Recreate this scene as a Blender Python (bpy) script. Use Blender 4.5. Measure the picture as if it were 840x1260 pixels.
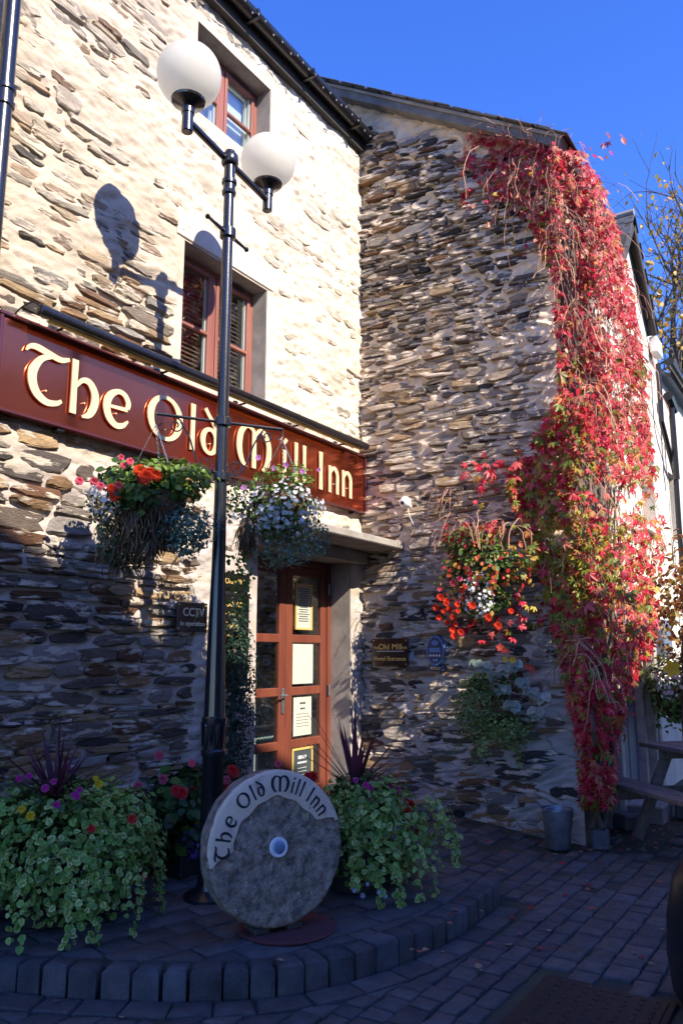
import bpy, math
import numpy as np
from mathutils import Matrix, Vector
for o in list(bpy.data.objects): bpy.data.objects.remove(o)
scene = bpy.context.scene
COL = scene.collection
RS = np.random.RandomState(7)
rnd = lambda a, b: float(RS.uniform(a, b))

# ------------------------------------------------------------------ camera
F_PX, CX, CY, HOR, EYE = 970.0, 420.0, 630.0, 806.0, 1.38
PIT = math.atan((HOR - CY) / F_PX)
YAW = math.atan(638.0 / math.hypot(F_PX, HOR - CY))
cam_d = bpy.data.cameras.new('camera'); cam = bpy.data.objects.new('camera', cam_d); COL.objects.link(cam)
cam_d.sensor_fit = 'AUTO'; cam_d.sensor_width = 36.0; cam_d.lens = 36.0 * F_PX / 1260.0
cam_d.clip_start = 0.05; cam_d.clip_end = 1000
cam.location = (0, 0, EYE); cam.rotation_euler = (math.pi/2 + PIT, 0, YAW - math.pi/2)
scene.camera = cam
# ------------------------------------------------------------------ sky and sun
SUN_EL, SUN_AX = math.radians(37.0), math.radians(13.5)     # light travels towards +Y and a little +X
sd = Vector((math.cos(SUN_EL)*math.sin(SUN_AX), math.cos(SUN_EL)*math.cos(SUN_AX), -math.sin(SUN_EL)))
w = bpy.data.worlds.new('World'); scene.world = w; w.use_nodes = True
nt = w.node_tree; nt.nodes.clear()
out = nt.nodes.new('ShaderNodeOutputWorld'); bg = nt.nodes.new('ShaderNodeBackground')
sky = nt.nodes.new('ShaderNodeTexSky'); sky.sky_type = 'NISHITA'; sky.sun_disc = False
sky.sun_elevation = SUN_EL
sky.sun_rotation = math.pi + SUN_AX       # sun stands towards -Y, slightly -X
sky.altitude = 1200; sky.air_density = 1.0; sky.dust_density = 0.5; sky.ozone_density = 5.0
hs = nt.nodes.new('ShaderNodeHueSaturation'); hs.inputs['Saturation'].default_value = 1.22; hs.inputs['Hue'].default_value = 0.52
nt.links.new(sky.outputs[0], hs.inputs['Color']); nt.links.new(hs.outputs[0], bg.inputs[0]); nt.links.new(bg.outputs[0], out.inputs[0])
bg.inputs[1].default_value = 0.13
sl = bpy.data.lights.new('sun', 'SUN'); so = bpy.data.objects.new('sun', sl); COL.objects.link(so)
sl.energy = 3.0; sl.angle = math.radians(0.5); sl.color = (1.0, 0.89, 0.72)
so.rotation_euler = sd.to_track_quat('-Z', 'Y').to_euler(); so.location = (0, -30, 30)
vs = scene.view_settings; vs.view_transform = 'Standard'; vs.look = 'None'; vs.exposure = 1.7; vs.gamma = 1.0; vs.use_curve_mapping = False

# ------------------------------------------------------------------ pixel -> ray helpers (photo pixels 840x1260)
Fv = np.array([math.cos(YAW)*math.cos(PIT), math.sin(YAW)*math.cos(PIT), math.sin(PIT)])
Rv = np.array([math.sin(YAW), -math.cos(YAW), 0.0]); Uv = np.cross(Rv, Fv); C0 = np.array([0, 0, EYE])
def ray(x, y):
    d = Fv*F_PX + Rv*(x-CX) - Uv*(y-CY); return d/np.linalg.norm(d)
def P(x, y, ax, val):
    d = ray(x, y); return C0 + d*((val-C0[ax])/d[ax])
def proj(p):
    q = np.asarray(p, float) - C0; k = q@Fv
    return CX + F_PX*(q@Rv)/k, CY - F_PX*(q@Uv)/k, k
D, XG, S = 4.127, 6.71, 2.0          # front wall plane y=D, gable plane x=XG, side wall plane y=S

# ------------------------------------------------------------------ noise
def vnoise(x, y, seed=0):
    x = np.asarray(x, float); y = np.asarray(y, float)
    xi = np.floor(x).astype(np.int64); yi = np.floor(y).astype(np.int64); fx = x-xi; fy = y-yi
    fx = fx*fx*(3-2*fx); fy = fy*fy*(3-2*fy)
    def h(a, b):
        n = (a*374761393 + b*668265263 + seed*974634777) & 0xffffffff
        n = ((n ^ (n >> 13))*1274126177) & 0xffffffff
        return ((n ^ (n >> 16)) & 0xffff)/65535.0
    return (h(xi, yi)*(1-fx)+h(xi+1, yi)*fx)*(1-fy) + (h(xi, yi+1)*(1-fx)+h(xi+1, yi+1)*fx)*fy
def fbm(x, y, seed=0, o=4):
    s = 0; a = .5; t = 0
    for i in range(o):
        s = s + a*vnoise(x, y, seed+i*17); t += a; x = np.asarray(x)*2.03; y = np.asarray(y)*2.03; a *= .5
    return s/t
def ss(a, b, x):
    t = np.clip((x-a)/(b-a), 0, 1); return t*t*(3-2*t)

# ------------------------------------------------------------------ objects
def link(o, parent=None):
    COL.objects.link(o)
    if parent is not None:
        o.parent = parent; o.matrix_parent_inverse = parent.matrix_basis.inverted()
    return o
def thing(name, label, cat, loc=(0, 0, 0), group=None):
    o = bpy.data.objects.new(name, None); o.empty_display_size = .1; o.location = loc
    link(o); o['label'] = label; o['category'] = cat
    if group: o['group'] = group
    return o
def tag(o, label, cat, group=None):
    o['label'] = label; o['category'] = cat
    if group: o['group'] = group
    return o
def mesh_np(name, V, loops, starts, cols=None, smooth=False):
    m = bpy.data.meshes.new(name); V = np.asarray(V, np.float32)
    m.vertices.add(len(V)); m.vertices.foreach_set('co', V.ravel())
    m.loops.add(len(loops)); m.loops.foreach_set('vertex_index', np.asarray(loops, np.int32))
    m.polygons.add(len(starts)); m.polygons.foreach_set('loop_start', np.asarray(starts, np.int32))
    m.polygons.foreach_set('use_smooth', np.full(len(starts), bool(smooth)))
    m.update(calc_edges=True)
    if cols is not None:
        a = m.color_attributes.new('Col', 'FLOAT_COLOR', 'POINT')
        c = np.ones((len(V), 4), np.float32); c[:, :3] = cols; a.data.foreach_set('color', c.ravel())
    return m
class MB:
    def __init__(s): s.v = []; s.f = []; s.c = []; s.col = None
    def add(s, vs_, fs):
        b = len(s.v)
        for p in vs_: s.v.append((float(p[0]), float(p[1]), float(p[2]))); s.c.append(s.col or (1, 1, 1))
        for f in fs: s.f.append(tuple(i+b for i in f))
    def box(s, x0, x1, y0, y1, z0, z1, b=0.0, M=None):
        if x0 > x1: x0, x1 = x1, x0
        if y0 > y1: y0, y1 = y1, y0
        if z0 > z1: z0, z1 = z1, z0
        if b <= 0:
            V = [(x, y, z) for x in (x0, x1) for y in (y0, y1) for z in (z0, z1)]
            Fc = [(0, 1, 3, 2), (4, 6, 7, 5), (0, 4, 5, 1), (2, 3, 7, 6), (0, 2, 6, 4), (1, 5, 7, 3)]
        else:
            b = min(b, (x1-x0)*.45, (y1-y0)*.45, (z1-z0)*.45)
            V = []; idx = {}
            for i, x in enumerate((x0, x1)):
                for j, y in enumerate((y0, y1)):
                    for k, z in enumerate((z0, z1)):
                        sx, sy, sz = (1-2*i)*b, (1-2*j)*b, (1-2*k)*b
                        idx[i, j, k] = len(V)
                        V += [(x, y+sy, z+sz), (x+sx, y, z+sz), (x+sx, y+sy, z)]
            g = lambda i, j, k, a: idx[i, j, k]+a
            Fc = []
            Fc += [tuple(g(0, j, k, 0) for j, k in ((0, 0), (0, 1), (1, 1), (1, 0))), tuple(g(1, j, k, 0) for j, k in ((0, 0), (1, 0), (1, 1), (0, 1)))]
            Fc += [tuple(g(i, 0, k, 1) for i, k in ((0, 0), (1, 0), (1, 1), (0, 1))), tuple(g(i, 1, k, 1) for i, k in ((0, 0), (0, 1), (1, 1), (1, 0)))]
            Fc += [tuple(g(i, j, 0, 2) for i, j in ((0, 0), (0, 1), (1, 1), (1, 0))), tuple(g(i, j, 1, 2) for i, j in ((0, 0), (1, 0), (1, 1), (0, 1)))]
            for j in (0, 1):
                for k in (0, 1): Fc.append((g(0, j, k, 1), g(1, j, k, 1), g(1, j, k, 2), g(0, j, k, 2)))
            for i in (0, 1):
                for k in (0, 1): Fc.append((g(i, 0, k, 0), g(i, 1, k, 0), g(i, 1, k, 2), g(i, 0, k, 2)))
            for i in (0, 1):
                for j in (0, 1): Fc.append((g(i, j, 0, 0), g(i, j, 1, 0), g(i, j, 1, 1), g(i, j, 0, 1)))
            for q in idx.values(): Fc.append((q, q+1, q+2))
        if M is not None: V = [tuple(M @ Vector(p)) for p in V]
        s.add(V, Fc); return s
    def tube(s, pts, r, n=8, cap=True):
        pts = [np.array(p, float) for p in pts]; m = len(pts)
        rs = r if hasattr(r, '__len__') else [r]*m
        T = [pts[min(i+1, m-1)]-pts[max(i-1, 0)] for i in range(m)]; T = [t/(np.linalg.norm(t)+1e-9) for t in T]
        a = np.array([0, 0, 1.]) if abs(T[0][2]) < .9 else np.array([1., 0, 0])
        u = np.cross(T[0], a); u /= np.linalg.norm(u); V = []
        for i in range(m):
            u = u - T[i]*(u@T[i]); u /= (np.linalg.norm(u)+1e-9); q = np.cross(T[i], u)
            for k in range(n):
                an = 2*math.pi*k/n; V.append(pts[i]+rs[i]*(u*math.cos(an)+q*math.sin(an)))
        Fc = [(i*n+k, i*n+(k+1) % n, (i+1)*n+(k+1) % n, (i+1)*n+k) for i in range(m-1) for k in range(n)]
        if cap: Fc += [tuple(range(n-1, -1, -1)), tuple((m-1)*n+k for k in range(n))]
        s.add(V, Fc); return s
    def lathe(s, prof, c, n=24, M=None, cap=True):      # prof: (r, z) pairs
        V = []; m = len(prof)
        for r, z in prof:
            for k in range(n):
                an = 2*math.pi*k/n; V.append((r*math.cos(an), r*math.sin(an), z))
        if M is None: V = [(x+c[0], y+c[1], z+c[2]) for x, y, z in V]
        else: V = [tuple(M @ Vector(p)) for p in V]
        Fc = [(i*n+k, i*n+(k+1) % n, (i+1)*n+(k+1) % n, (i+1)*n+k) for i in range(m-1) for k in range(n)]
        if cap: Fc += [tuple(range(n-1, -1, -1)), tuple((m-1)*n+k for k in range(n))]
        s.add(V, Fc); return s
    def slab(s, poly, h0, h1, bev, fn, dome=0.0, jit=0.0):   # polygon in (u,v), raised from h0 to h1 with a worn edge
        n = len(poly); c = np.mean(poly, 0); poly = np.asarray(poly, float)
        V = [fn(p[0], p[1], h0) for p in poly]; V += [fn(p[0], p[1], h1-bev) for p in poly]
        for p in poly:
            d = c-p; L = np.linalg.norm(d)+1e-9; k = min(bev*1.3/L, .45); q = p+d*k; V.append(fn(q[0], q[1], h1+rnd(-jit, jit)))
        V.append(fn(c[0], c[1], h1+dome))
        Fc = []
        for i in range(n):
            j = (i+1) % n
            Fc += [(i, j, n+j, n+i), (n+i, n+j, 2*n+j, 2*n+i), (2*n+i, 2*n+j, 3*n)]
        s.add(V, Fc); return s
    def build(s, name, mat, parent=None, smooth=False, world=False):
        V = np.array(s.v)
        loc = np.zeros(3) if world else np.array([(V[:, 0].min()+V[:, 0].max())/2, (V[:, 1].min()+V[:, 1].max())/2, V[:, 2].min()])
        loops = [i for f in s.f for i in f]; starts = np.cumsum([0]+[len(f) for f in s.f[:-1]])
        m = mesh_np(name, V-loc, loops, starts, np.array(s.c) if s.col else None, smooth)
        m.materials.append(mat); o = bpy.data.objects.new(name, m); o.location = loc
        return link(o, parent)
def shade_auto(o, ang=40):
    m = o.data; m.polygons.foreach_set('use_smooth', np.ones(len(m.polygons), bool)); m.set_sharp_from_angle(angle=math.radians(ang)); return o
def struct(o): o['kind'] = 'structure'; return o
def stuff(o): o['kind'] = 'stuff'; return o

# ------------------------------------------------------------------ materials
def mat(name, c1, c2=None, scale=6, rough=.7, bump=0, bscale=40, metal=0, spec=.5, stretch=(1, 1, 1), attr=False, lo=.35, hi=.65, transl=0, c3=None, s3=2.0, t3=(.5, .6), coat=0, rough2=None, bump2=0, b2scale=8):
    m = bpy.data.materials.new(name); m.use_nodes = True; t = m.node_tree; N = t.nodes; L = t.links
    b = N['Principled BSDF']; b.inputs['Roughness'].default_value = rough; b.inputs['Metallic'].default_value = metal
    b.inputs['Specular IOR Level'].default_value = spec; b.inputs['Coat Weight'].default_value = coat; b.inputs['Coat Roughness'].default_value = .05
    g = N.new('ShaderNodeNewGeometry'); mp = N.new('ShaderNodeMapping'); mp.inputs['Scale'].default_value = stretch
    L.new(g.outputs['Position'], mp.inputs['Vector'])
    def noise(sc, detail=6, vec=mp):
        n = N.new('ShaderNodeTexNoise'); n.inputs['Scale'].default_value = sc; n.inputs['Detail'].default_value = detail; n.inputs['Roughness'].default_value = .6
        L.new(vec.outputs[0], n.inputs['Vector']); return n
    def ramp(n, lo_, hi_):
        r = N.new('ShaderNodeMapRange'); r.inputs['From Min'].default_value = lo_; r.inputs['From Max'].default_value = hi_; L.new(n.outputs['Fac'], r.inputs['Value']); return r
    if attr:
        a = N.new('ShaderNodeAttribute'); a.attribute_name = 'Col'; src = a.outputs['Color']
    else:
        rg = N.new('ShaderNodeRGB'); rg.outputs[0].default_value = (*c1, 1); src = rg.outputs[0]
    if c2 is not None:
        n = noise(scale); r = ramp(n, lo, hi)
        mx = N.new('ShaderNodeMix'); mx.data_type = 'RGBA'
        if attr: mx.blend_type = 'MULTIPLY'
        L.new(r.outputs[0], mx.inputs['Factor']); L.new(src, mx.inputs[6]); mx.inputs[7].default_value = (*c2, 1); src = mx.outputs[2]
    if c3 is not None:
        n3 = noise(s3, 8); r3 = ramp(n3, *t3)
        mx = N.new('ShaderNodeMix'); mx.data_type = 'RGBA'; L.new(r3.outputs[0], mx.inputs['Factor']); L.new(src, mx.inputs[6]); mx.inputs[7].default_value = (*c3, 1); src = mx.outputs[2]
    L.new(src, b.inputs['Base Color'])
    if rough2 is not None:
        rr = N.new('ShaderNodeMapRange'); rr.inputs['From Min'].default_value = .35; rr.inputs['From Max'].default_value = .65
        rr.inputs['To Min'].default_value = rough; rr.inputs['To Max'].default_value = rough2
        nn = noise(scale*2.3); L.new(nn.outputs['Fac'], rr.inputs['Value']); L.new(rr.outputs[0], b.inputs['Roughness'])
    prev = None
    for st, sc in ((bump2, b2scale), (bump, bscale)):
        if st:
            nb = noise(sc, 8); bp = N.new('ShaderNodeBump'); bp.inputs['Strength'].default_value = min(st, 1); bp.inputs['Distance'].default_value = .02*max(st, .3) if st <= 1 else .02*st
            L.new(nb.outputs['Fac'], bp.inputs['Height'])
            if prev: L.new(prev.outputs[0], bp.inputs['Normal'])
            prev = bp; L.new(bp.outputs[0], b.inputs['Normal'])
    if transl:
        tr = N.new('ShaderNodeBsdfTranslucent'); L.new(src, tr.inputs['Color']); ms = N.new('ShaderNodeMixShader'); ms.inputs[0].default_value = transl
        o = N['Material Output']; L.new(b.outputs[0], ms.inputs[1]); L.new(tr.outputs[0], ms.inputs[2]); L.new(ms.outputs[0], o.inputs['Surface'])
    return m
def glass_mat(name, tint=(.9, .95, .95), rough=.0):
    m = bpy.data.materials.new(name); m.use_nodes = True; t = m.node_tree; N = t.nodes; L = t.links; N.remove(N['Principled BSDF'])
    tr = N.new('ShaderNodeBsdfTransparent'); tr.inputs[0].default_value = (*tint, 1)
    gl = N.new('ShaderNodeBsdfGlossy'); gl.inputs['Roughness'].default_value = rough; gl.inputs['Color'].default_value = (.95, .95, .95, 1)
    lw = N.new('ShaderNodeLayerWeight'); lw.inputs['Blend'].default_value = .5; pw = N.new('ShaderNodeMath'); pw.operation = 'POWER'; pw.inputs[1].default_value = 3.0; L.new(lw.outputs['Facing'], pw.inputs[0]); fr = N.new('ShaderNodeMapRange'); fr.inputs['To Min'].default_value = .10; fr.inputs['To Max'].default_value = .85; L.new(pw.outputs[0], fr.inputs['Value']); ms = N.new('ShaderNodeMixShader')
    L.new(fr.outputs[0], ms.inputs[0]); L.new(tr.outputs[0], ms.inputs[1]); L.new(gl.outputs[0], ms.inputs[2]); L.new(ms.outputs[0], N['Material Output'].inputs['Surface'])
    return m
LIME = (.74, .665, .55)
M = {}
M['lime'] = mat('lime_render', LIME, (.72, .71, .71), 2.2, .92, .55, 75, stretch=(1, 1, 2.2), attr=True, c3=(.44, .375, .30), s3=2.0, t3=(.50, .68), spec=.2, bump2=.5, b2scale=20)
M['gable_mortar'] = mat('gable_mortar', (.70, .60, .52), (.72, .71, .70), 2.6, .93, .6, 75, stretch=(1, 1, 2), attr=True, spec=.2, bump2=.6, b2scale=20)
M['harl'] = mat('grey_harling', (.16, .14, .12), (.11, .10, .09), 2, .9, .5, 40)
M['stone'] = mat('rubble_stone', (1, 1, 1), (.5, .47, .46), 5, .8, .8, 45, attr=True, stretch=(1, 1, 4), c3=(.56, .49, .40), s3=5, t3=(.53, .60), spec=.3, bump2=.6, b2scale=12)
M['gstone'] = mat('gable_stone', (1, 1, 1), (.5, .47, .46), 5, .8, .8, 45, attr=True, stretch=(1, 1, 4), c3=(.62, .52, .42), s3=5, t3=(.52, .59), spec=.3, bump2=.6, b2scale=12)
M['white_wall'] = mat('white_harling', (.74, .70, .62), (.58, .54, .47), 2, .9, .6, 60, spec=.2)
M['side_wall'] = mat('side_harling', (1, 1, 1), (.78, .77, .75), 2, .9, .6, 60, spec=.2, attr=True)
M['concrete'] = mat('concrete', (.36, .33, .30), (.24, .22, .20), 5, .9, .4, 70, spec=.2, c3=(.16, .15, .13), s3=3, t3=(.58, .7))
M['lintel'] = mat('painted_lintel', (.66, .61, .53), (.55, .50, .43), 4, .85, .3, 60, spec=.2)
M['paver'] = mat('paver', (1, 1, 1), (.62, .6, .6), 9, .62, .6, 120, attr=True, spec=.45, bump2=.5, b2scale=30, c3=(.05, .05, .05), s3=2.2, t3=(.60, .8), rough2=.85)
M['joint'] = mat('joint_soil', (.035, .033, .03), (.05, .055, .025), 6, .95, .6, 60)
M['kerb'] = mat('kerb_concrete', (1, 1, 1), (.55, .55, .55), 7, .75, .7, 90, attr=True, bump2=.7, b2scale=25, spec=.35)
M['slate'] = mat('slate', (.055, .058, .066), (.09, .09, .095), 8, .6, .5, 60, stretch=(1, 1, 1))
M['black_iron'] = mat('black_gloss_paint', (.006, .0065, .01), (.012, .012, .016), 6, .26, .12, 60, spec=.6, coat=.4)
M['black_pvc'] = mat('black_plastic', (.012, .012, .015), None, 6, .32, .1, 50, spec=.5)
M['grey_lead'] = mat('weathered_fascia', (.20, .185, .165), (.11, .10, .09), 7, .7, .2, 60)
M['dark_wood'] = mat('dark_soffit', (.03, .027, .025), (.05, .045, .04), 6, .8)
M['red_wood'] = mat('red_brown_wood', (.19, .055, .032), (.13, .035, .022), 9, .42, .2, 60, stretch=(1, 1, .15), spec=.45)
M['pink_wood'] = mat('faded_red_wood', (.30, .115, .085), (.23, .08, .06), 9, .5, .2, 60, stretch=(1, 1, .15))
M['white_pvc'] = mat('white_plastic', (.78, .78, .76), None, 5, .4)
M['glass'] = glass_mat('window_glass')
M['room'] = mat('room_plaster', (.66, .58, .38), (.60, .52, .33), 3, .9)
M['room_dark'] = mat('dark_room', (.05, .045, .04), None, 3, .9)
M['blind'] = mat('blind_slat', (.30, .19, .15), (.22, .14, .11), 9, .5)
M['white_blind'] = mat('white_blind', (.75, .75, .73), None, 3, .8)
M['sign_board'] = mat('maroon_gloss_board', (.58, .13, .062), (.50, .11, .052), 2.5, .14, .02, 12, metal=.95, spec=.9, coat=.0)
M['sign_frame'] = mat('sign_frame', (.07, .016, .018), None, 5, .25, spec=.6, coat=.5)
M['letter'] = mat('cream_gilt', (.72, .60, .38), (.66, .54, .32), 5, .33, .05, 60, metal=.12, spec=.5)
M['yellow'] = mat('yellow_tube', (.62, .46, .10), None, 5, .3)
M['globe'] = mat('opal_globe', (.86, .85, .80), (.80, .79, .73), 3, .22, .0, 5, spec=.5, transl=.6)
M['globe_grime'] = mat('globe_gallery', (.012, .014, .012), (.03, .05, .02), 30, .4)
M['mill_dark'] = mat('millstone_rough', (.44, .35, .265), (.15, .12, .095), 22, .85, 1.0, 60, spec=.3, c3=(.48, .43, .38), s3=30, t3=(.60, .68), bump2=1.0, b2scale=35)
M['mill_pale'] = mat('millstone_dressed', (.70, .55, .41), (.58, .46, .34), 9, .88, .5, 120, spec=.2, c3=(.30, .25, .20), s3=14, t3=(.58, .72))
M['ink'] = mat('dark_letter_paint', (.015, .018, .03), None, 5, .5)
M['hub_white'] = mat('white_ring', (.75, .76, .78), None, 5, .4)
M['hub_blue'] = mat('blue_grey_cap', (.22, .33, .50), (.16, .25, .40), 30, .35, metal=.3)
M['mat_red'] = mat('red_round_mat', (.10, .022, .028), (.07, .018, .02), 20, .85, .4, 90)
M['leaf'] = mat('leaf', (1, 1, 1), (.7, .75, .7), 12, .5, attr=True, transl=.28, spec=.4)
M['vine'] = mat('creeper_leaf', (1, 1, 1), (.75, .6, .6), 14, .42, attr=True, transl=.38, spec=.4)
M['petal'] = mat('petal', (1, 1, 1), None, 5, .55, attr=True, transl=.3)
M['stem'] = mat('stem', (.20, .11, .07), (.11, .06, .04), 14, .8)
M['twig_pale'] = mat('straw_stem', (.52, .32, .21), (.34, .16, .11), 12, .75)
M['dark_pot'] = mat('dark_tub', (.015, .015, .017), None, 5, .6)
M['coir'] = mat('coir_liner', (.16, .10, .05), (.07, .045, .025), 40, .95, .8, 80)
M['galv'] = mat('galvanised', (.33, .37, .42), (.20, .24, .29), 14, .42, .1, 40, metal=.75)
M['timber'] = mat('weathered_timber', (.20, .15, .12), (.11, .085, .07), 7, .75, .5, 50, stretch=(3, 3, 3))
M['pale_timber'] = mat('pale_timber', (.48, .43, .38), (.33, .29, .26), 7, .75, .4, 50)
M['blue_door'] = mat('blue_grey_door', (.12, .16, .24), (.09, .12, .19), 3, .5)
M['bark'] = mat('bark', (.10, .075, .055), (.05, .04, .03), 10, .9, .6, 30)
M['plaque'] = mat('black_plaque', (.008, .008, .01), None, 5, .18, spec=.6)
M['gold'] = mat('gold_text', (.72, .50, .16), None, 5, .4, metal=.2)
M['white_text'] = mat('white_text', (.6, .62, .65), None, 5, .4)
M['steel_sign'] = mat('mirror_steel', (.12, .14, .18), None, 5, .12, metal=.9)
M['pale_gold'] = mat('pale_gold_text', (.80, .70, .50), None, 5, .5)
M['oval_blue'] = mat('blue_enamel', (.014, .03, .10), None, 5, .2, spec=.6)
M['pale_blue'] = mat('pale_blue_print', (.10, .20, .42), None, 5, .4)
M['chalk'] = mat('chalkboard', (.05, .065, .07), None, 5, .4)
M['paper'] = mat('paper', (.50, .50, .45), (.45, .45, .40), 4, .7)
M['radiator'] = mat('radiator', (.42, .48, .50), None, 5, .4)
M['cast_iron'] = mat('cast_iron', (.03, .028, .028), (.05, .035, .03), 20, .55, .5, 90, metal=.6)
M['bulb'] = mat('clear_bulb', (.28, .27, .25), None, 5, .3, spec=.5)
M['fallen'] = mat('dry_leaf', (1, 1, 1), None, 5, .7, attr=True, transl=.15)

# ================================================================== GROUND
KP = [(2.20, 4.30), (2.28, 4.00), (2.36, 3.67), (2.46, 3.34), (2.60, 3.02), (2.75, 2.73), (2.93, 2.48), (3.15, 2.28), (3.44, 2.13), (3.75, 2.035), (4.06, 1.99), (4.40, 1.98), (4.75, 2.00), (4.97, 2.03)]
def catmull(pts, k=12):
    pts = [np.array(p, float) for p in pts]; p = [2*pts[0]-pts[1]]+pts+[2*pts[-1]-pts[-2]]; o = []
    for i in range(1, len(p)-2):
        for t in np.linspace(0, 1, k, endpoint=False):
            a, b, c, d = p[i-1], p[i], p[i+1], p[i+2]
            o.append(.5*((2*b)+(-a+c)*t+(2*a-5*b+4*c-d)*t*t+(-a+3*b-3*c+d)*t**3))
    o.append(pts[-1]); return np.array(o)
KC = catmull(KP, 14)
_seg = np.linalg.norm(np.diff(KC, axis=0), axis=1); KS = np.concatenate([[0], np.cumsum(_seg)])
def kerb_at(s):
    x = np.interp(s, KS, KC[:, 0]); y = np.interp(s, KS, KC[:, 1])
    e = .02; t = np.array([np.interp(s+e, KS, KC[:, 0])-np.interp(s-e, KS, KC[:, 0]), np.interp(s+e, KS, KC[:, 1])-np.interp(s-e, KS, KC[:, 1])]); t /= np.linalg.norm(t)
    return np.array([x, y]), np.array([-t[1], t[0]])      # point, inward normal (towards the wall)
def kerb_off(off): return np.array([kerb_at(s)[0]+kerb_at(s)[1]*off for s in np.linspace(0, KS[-1], 90)])
def street_z(x, y): return -.115 + .118*ss(2.1, 3.15, y)*ss(4.7, 5.15, x) + .03*ss(3.2, 3.6, y)*ss(5.2, 6.5, x)*0 - .012*ss(2, -4, y)
# the street sheet reaching the horizon
gx = np.concatenate([[-300, -120, -50, -20, -8], np.arange(-4, 14.01, .25), [18, 26, 50, 120, 300]])
gy = np.concatenate([[-300, -120, -50, -20, -8], np.arange(-4, 6.01, .25), [9, 15, 26, 50, 120, 300]])
GX, GY = np.meshgrid(gx, gy); GZ = street_z(GX, GY) - .016
V = np.stack([GX, GY, GZ], -1).reshape(-1, 3); nx = len(gx); loops = []
for j in range(len(gy)-1):
    for i in range(nx-1): loops += [j*nx+i, j*nx+i+1, (j+1)*nx+i+1, (j+1)*nx+i]
m = mesh_np('street', V, loops, np.arange(0, len(loops), 4)); m.materials.append(M['joint'])
street = struct(link(bpy.data.objects.new('street', m)))
# terrace bed
inner = kerb_off(.07)
tp = [tuple(p) for p in inner] + [(4.98, 2.6), (4.98, 3.2), (4.98, 4.35)]
mb = MB(); n = len(tp); mb.add([(x, y, -.012) for x, y in tp]+[(x, y, -.2) for x, y in tp], [tuple(range(n))]+[(i, (i+1) % n, n+(i+1) % n, n+i) for i in range(n)])
terrace = struct(mb.build('terrace', M['joint']))
kerb = bpy.data.objects.new('kerb', None); link(kerb); kerb.location = (3.44, 2.13, -.11); kerb['kind'] = 'structure'
def paver_col():
    v = rnd(.72, 1.2); h = rnd(-1, 1)
    return (.094*v*(1+.08*h), .087*v, .088*v*(1-.06*h))
s = .05; k = 0
while s < KS[-1]-.05:
    L_ = rnd(.118, .155); e = min(s+L_, KS[-1])
    if KS[-1]-e < .07: e = KS[-1]
    pa, na = kerb_at(s+.008); pb, nb = kerb_at(e-.008); pm, nm = kerb_at((s+e)/2)
    hh = rnd(-.006, .005); o_ = rnd(-.006, .006)
    poly = [pa-na*o_, pm-nm*(o_+.004), pb-nb*o_, pb+nb*.125, pm+nm*.13, pa+na*.125]
    poly = [p+np.array([rnd(-.004, .004), rnd(-.004, .004)]) for p in poly]
    mb = MB(); c = paver_col(); mb.col = (c[0]*.95, c[1]*.98, c[2]*1.05)
    mb.slab(poly, -.15, .004+hh, rnd(.009, .016), lambda u, v, h: (u, v, h), dome=.003, jit=.004)
    shade_auto(mb.build('kerb_stone', M['kerb'], kerb), 55); s = e; k += 1
# pavers: candidate list -> largest on screen become parts, the rest one stuff part
def clip_poly(poly, inside, cut):
    o = []
    for i in range(len(poly)):
        a, b = poly[i], poly[(i+1) % len(poly)]; ia, ib = inside(a), inside(b)
        if ia: o.append(a)
        if ia != ib: o.append(cut(a, b))
    return o
def clip_line(poly, p0, nrm):
    f = lambda q: (q-p0)@nrm
    return clip_poly(poly, lambda q: f(q) >= 0, lambda a, b: a+(b-a)*(f(a)/(f(a)-f(b))))
def jrect(x0, x1, y0, y1, j=.006):
    pts = [(x0, y0), ((x0+x1)/2, y0), (x1, y0), (x1, y1), ((x0+x1)/2, y1), (x0, y1)]
    return [np.array([a+rnd(-j, j), b+rnd(-j, j)]) for a, b in pts]
def area2(p):
    p = np.array(p); return abs(np.sum(p[:, 0]*np.roll(p[:, 1], -1)-p[:, 1]*np.roll(p[:, 0], -1)))/2
def screen_area(poly, zf):
    q = [proj((x, y, zf(x, y))) for x, y in poly]
    if min(a[2] for a in q) < .3: return 0
    if not any(-10 < a[0] < 850 and a[1] < 1275 for a in q): return 0
    return area2([(a[0], a[1]) for a in q])
def lay(cands, zf, parent, nmax=300):
    cands = [(screen_area(p, zf), p) for p in cands]; cands.sort(key=lambda a: -a[0]); rest = MB(); rest.col = (1, 1, 1)
    for i, (a, p) in enumerate(cands):
        big = i < nmax and a > 60
        mb = MB() if big else rest
        mb.col = paver_col(); dz = rnd(-.004, .004); tx, ty = rnd(-.02, .02), rnd(-.02, .02); cx_, cy_ = np.mean(p, 0)
        fn = lambda u, v, h: (u, v, zf(u, v)+h+tx*(u-cx_)+ty*(v-cy_))
        mb.slab(p, -.03, dz, rnd(.005, .009), fn, dome=.002, jit=.0015)
        if big: shade_auto(mb.build('paver', M['paver'], parent), 50)
    if rest.v: stuff(shade_auto(rest.build('paver_field', M['paver'], parent), 50))
KO = kerb_off(-.005); KO2 = kerb_off(-.17)
def near_kerb(p, arr):
    d = np.linalg.norm(arr-p, axis=1); i = int(np.argmin(d)); return i, d[i]
def inside_kerb(p, off):            # signed: inside terrace side of curve shifted by off
    best = None
    i = int(np.argmin(np.linalg.norm(KC-p, axis=1))); q, nn = kerb_at(KS[i]); return (p-q)@nn > off
cands = []
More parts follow.
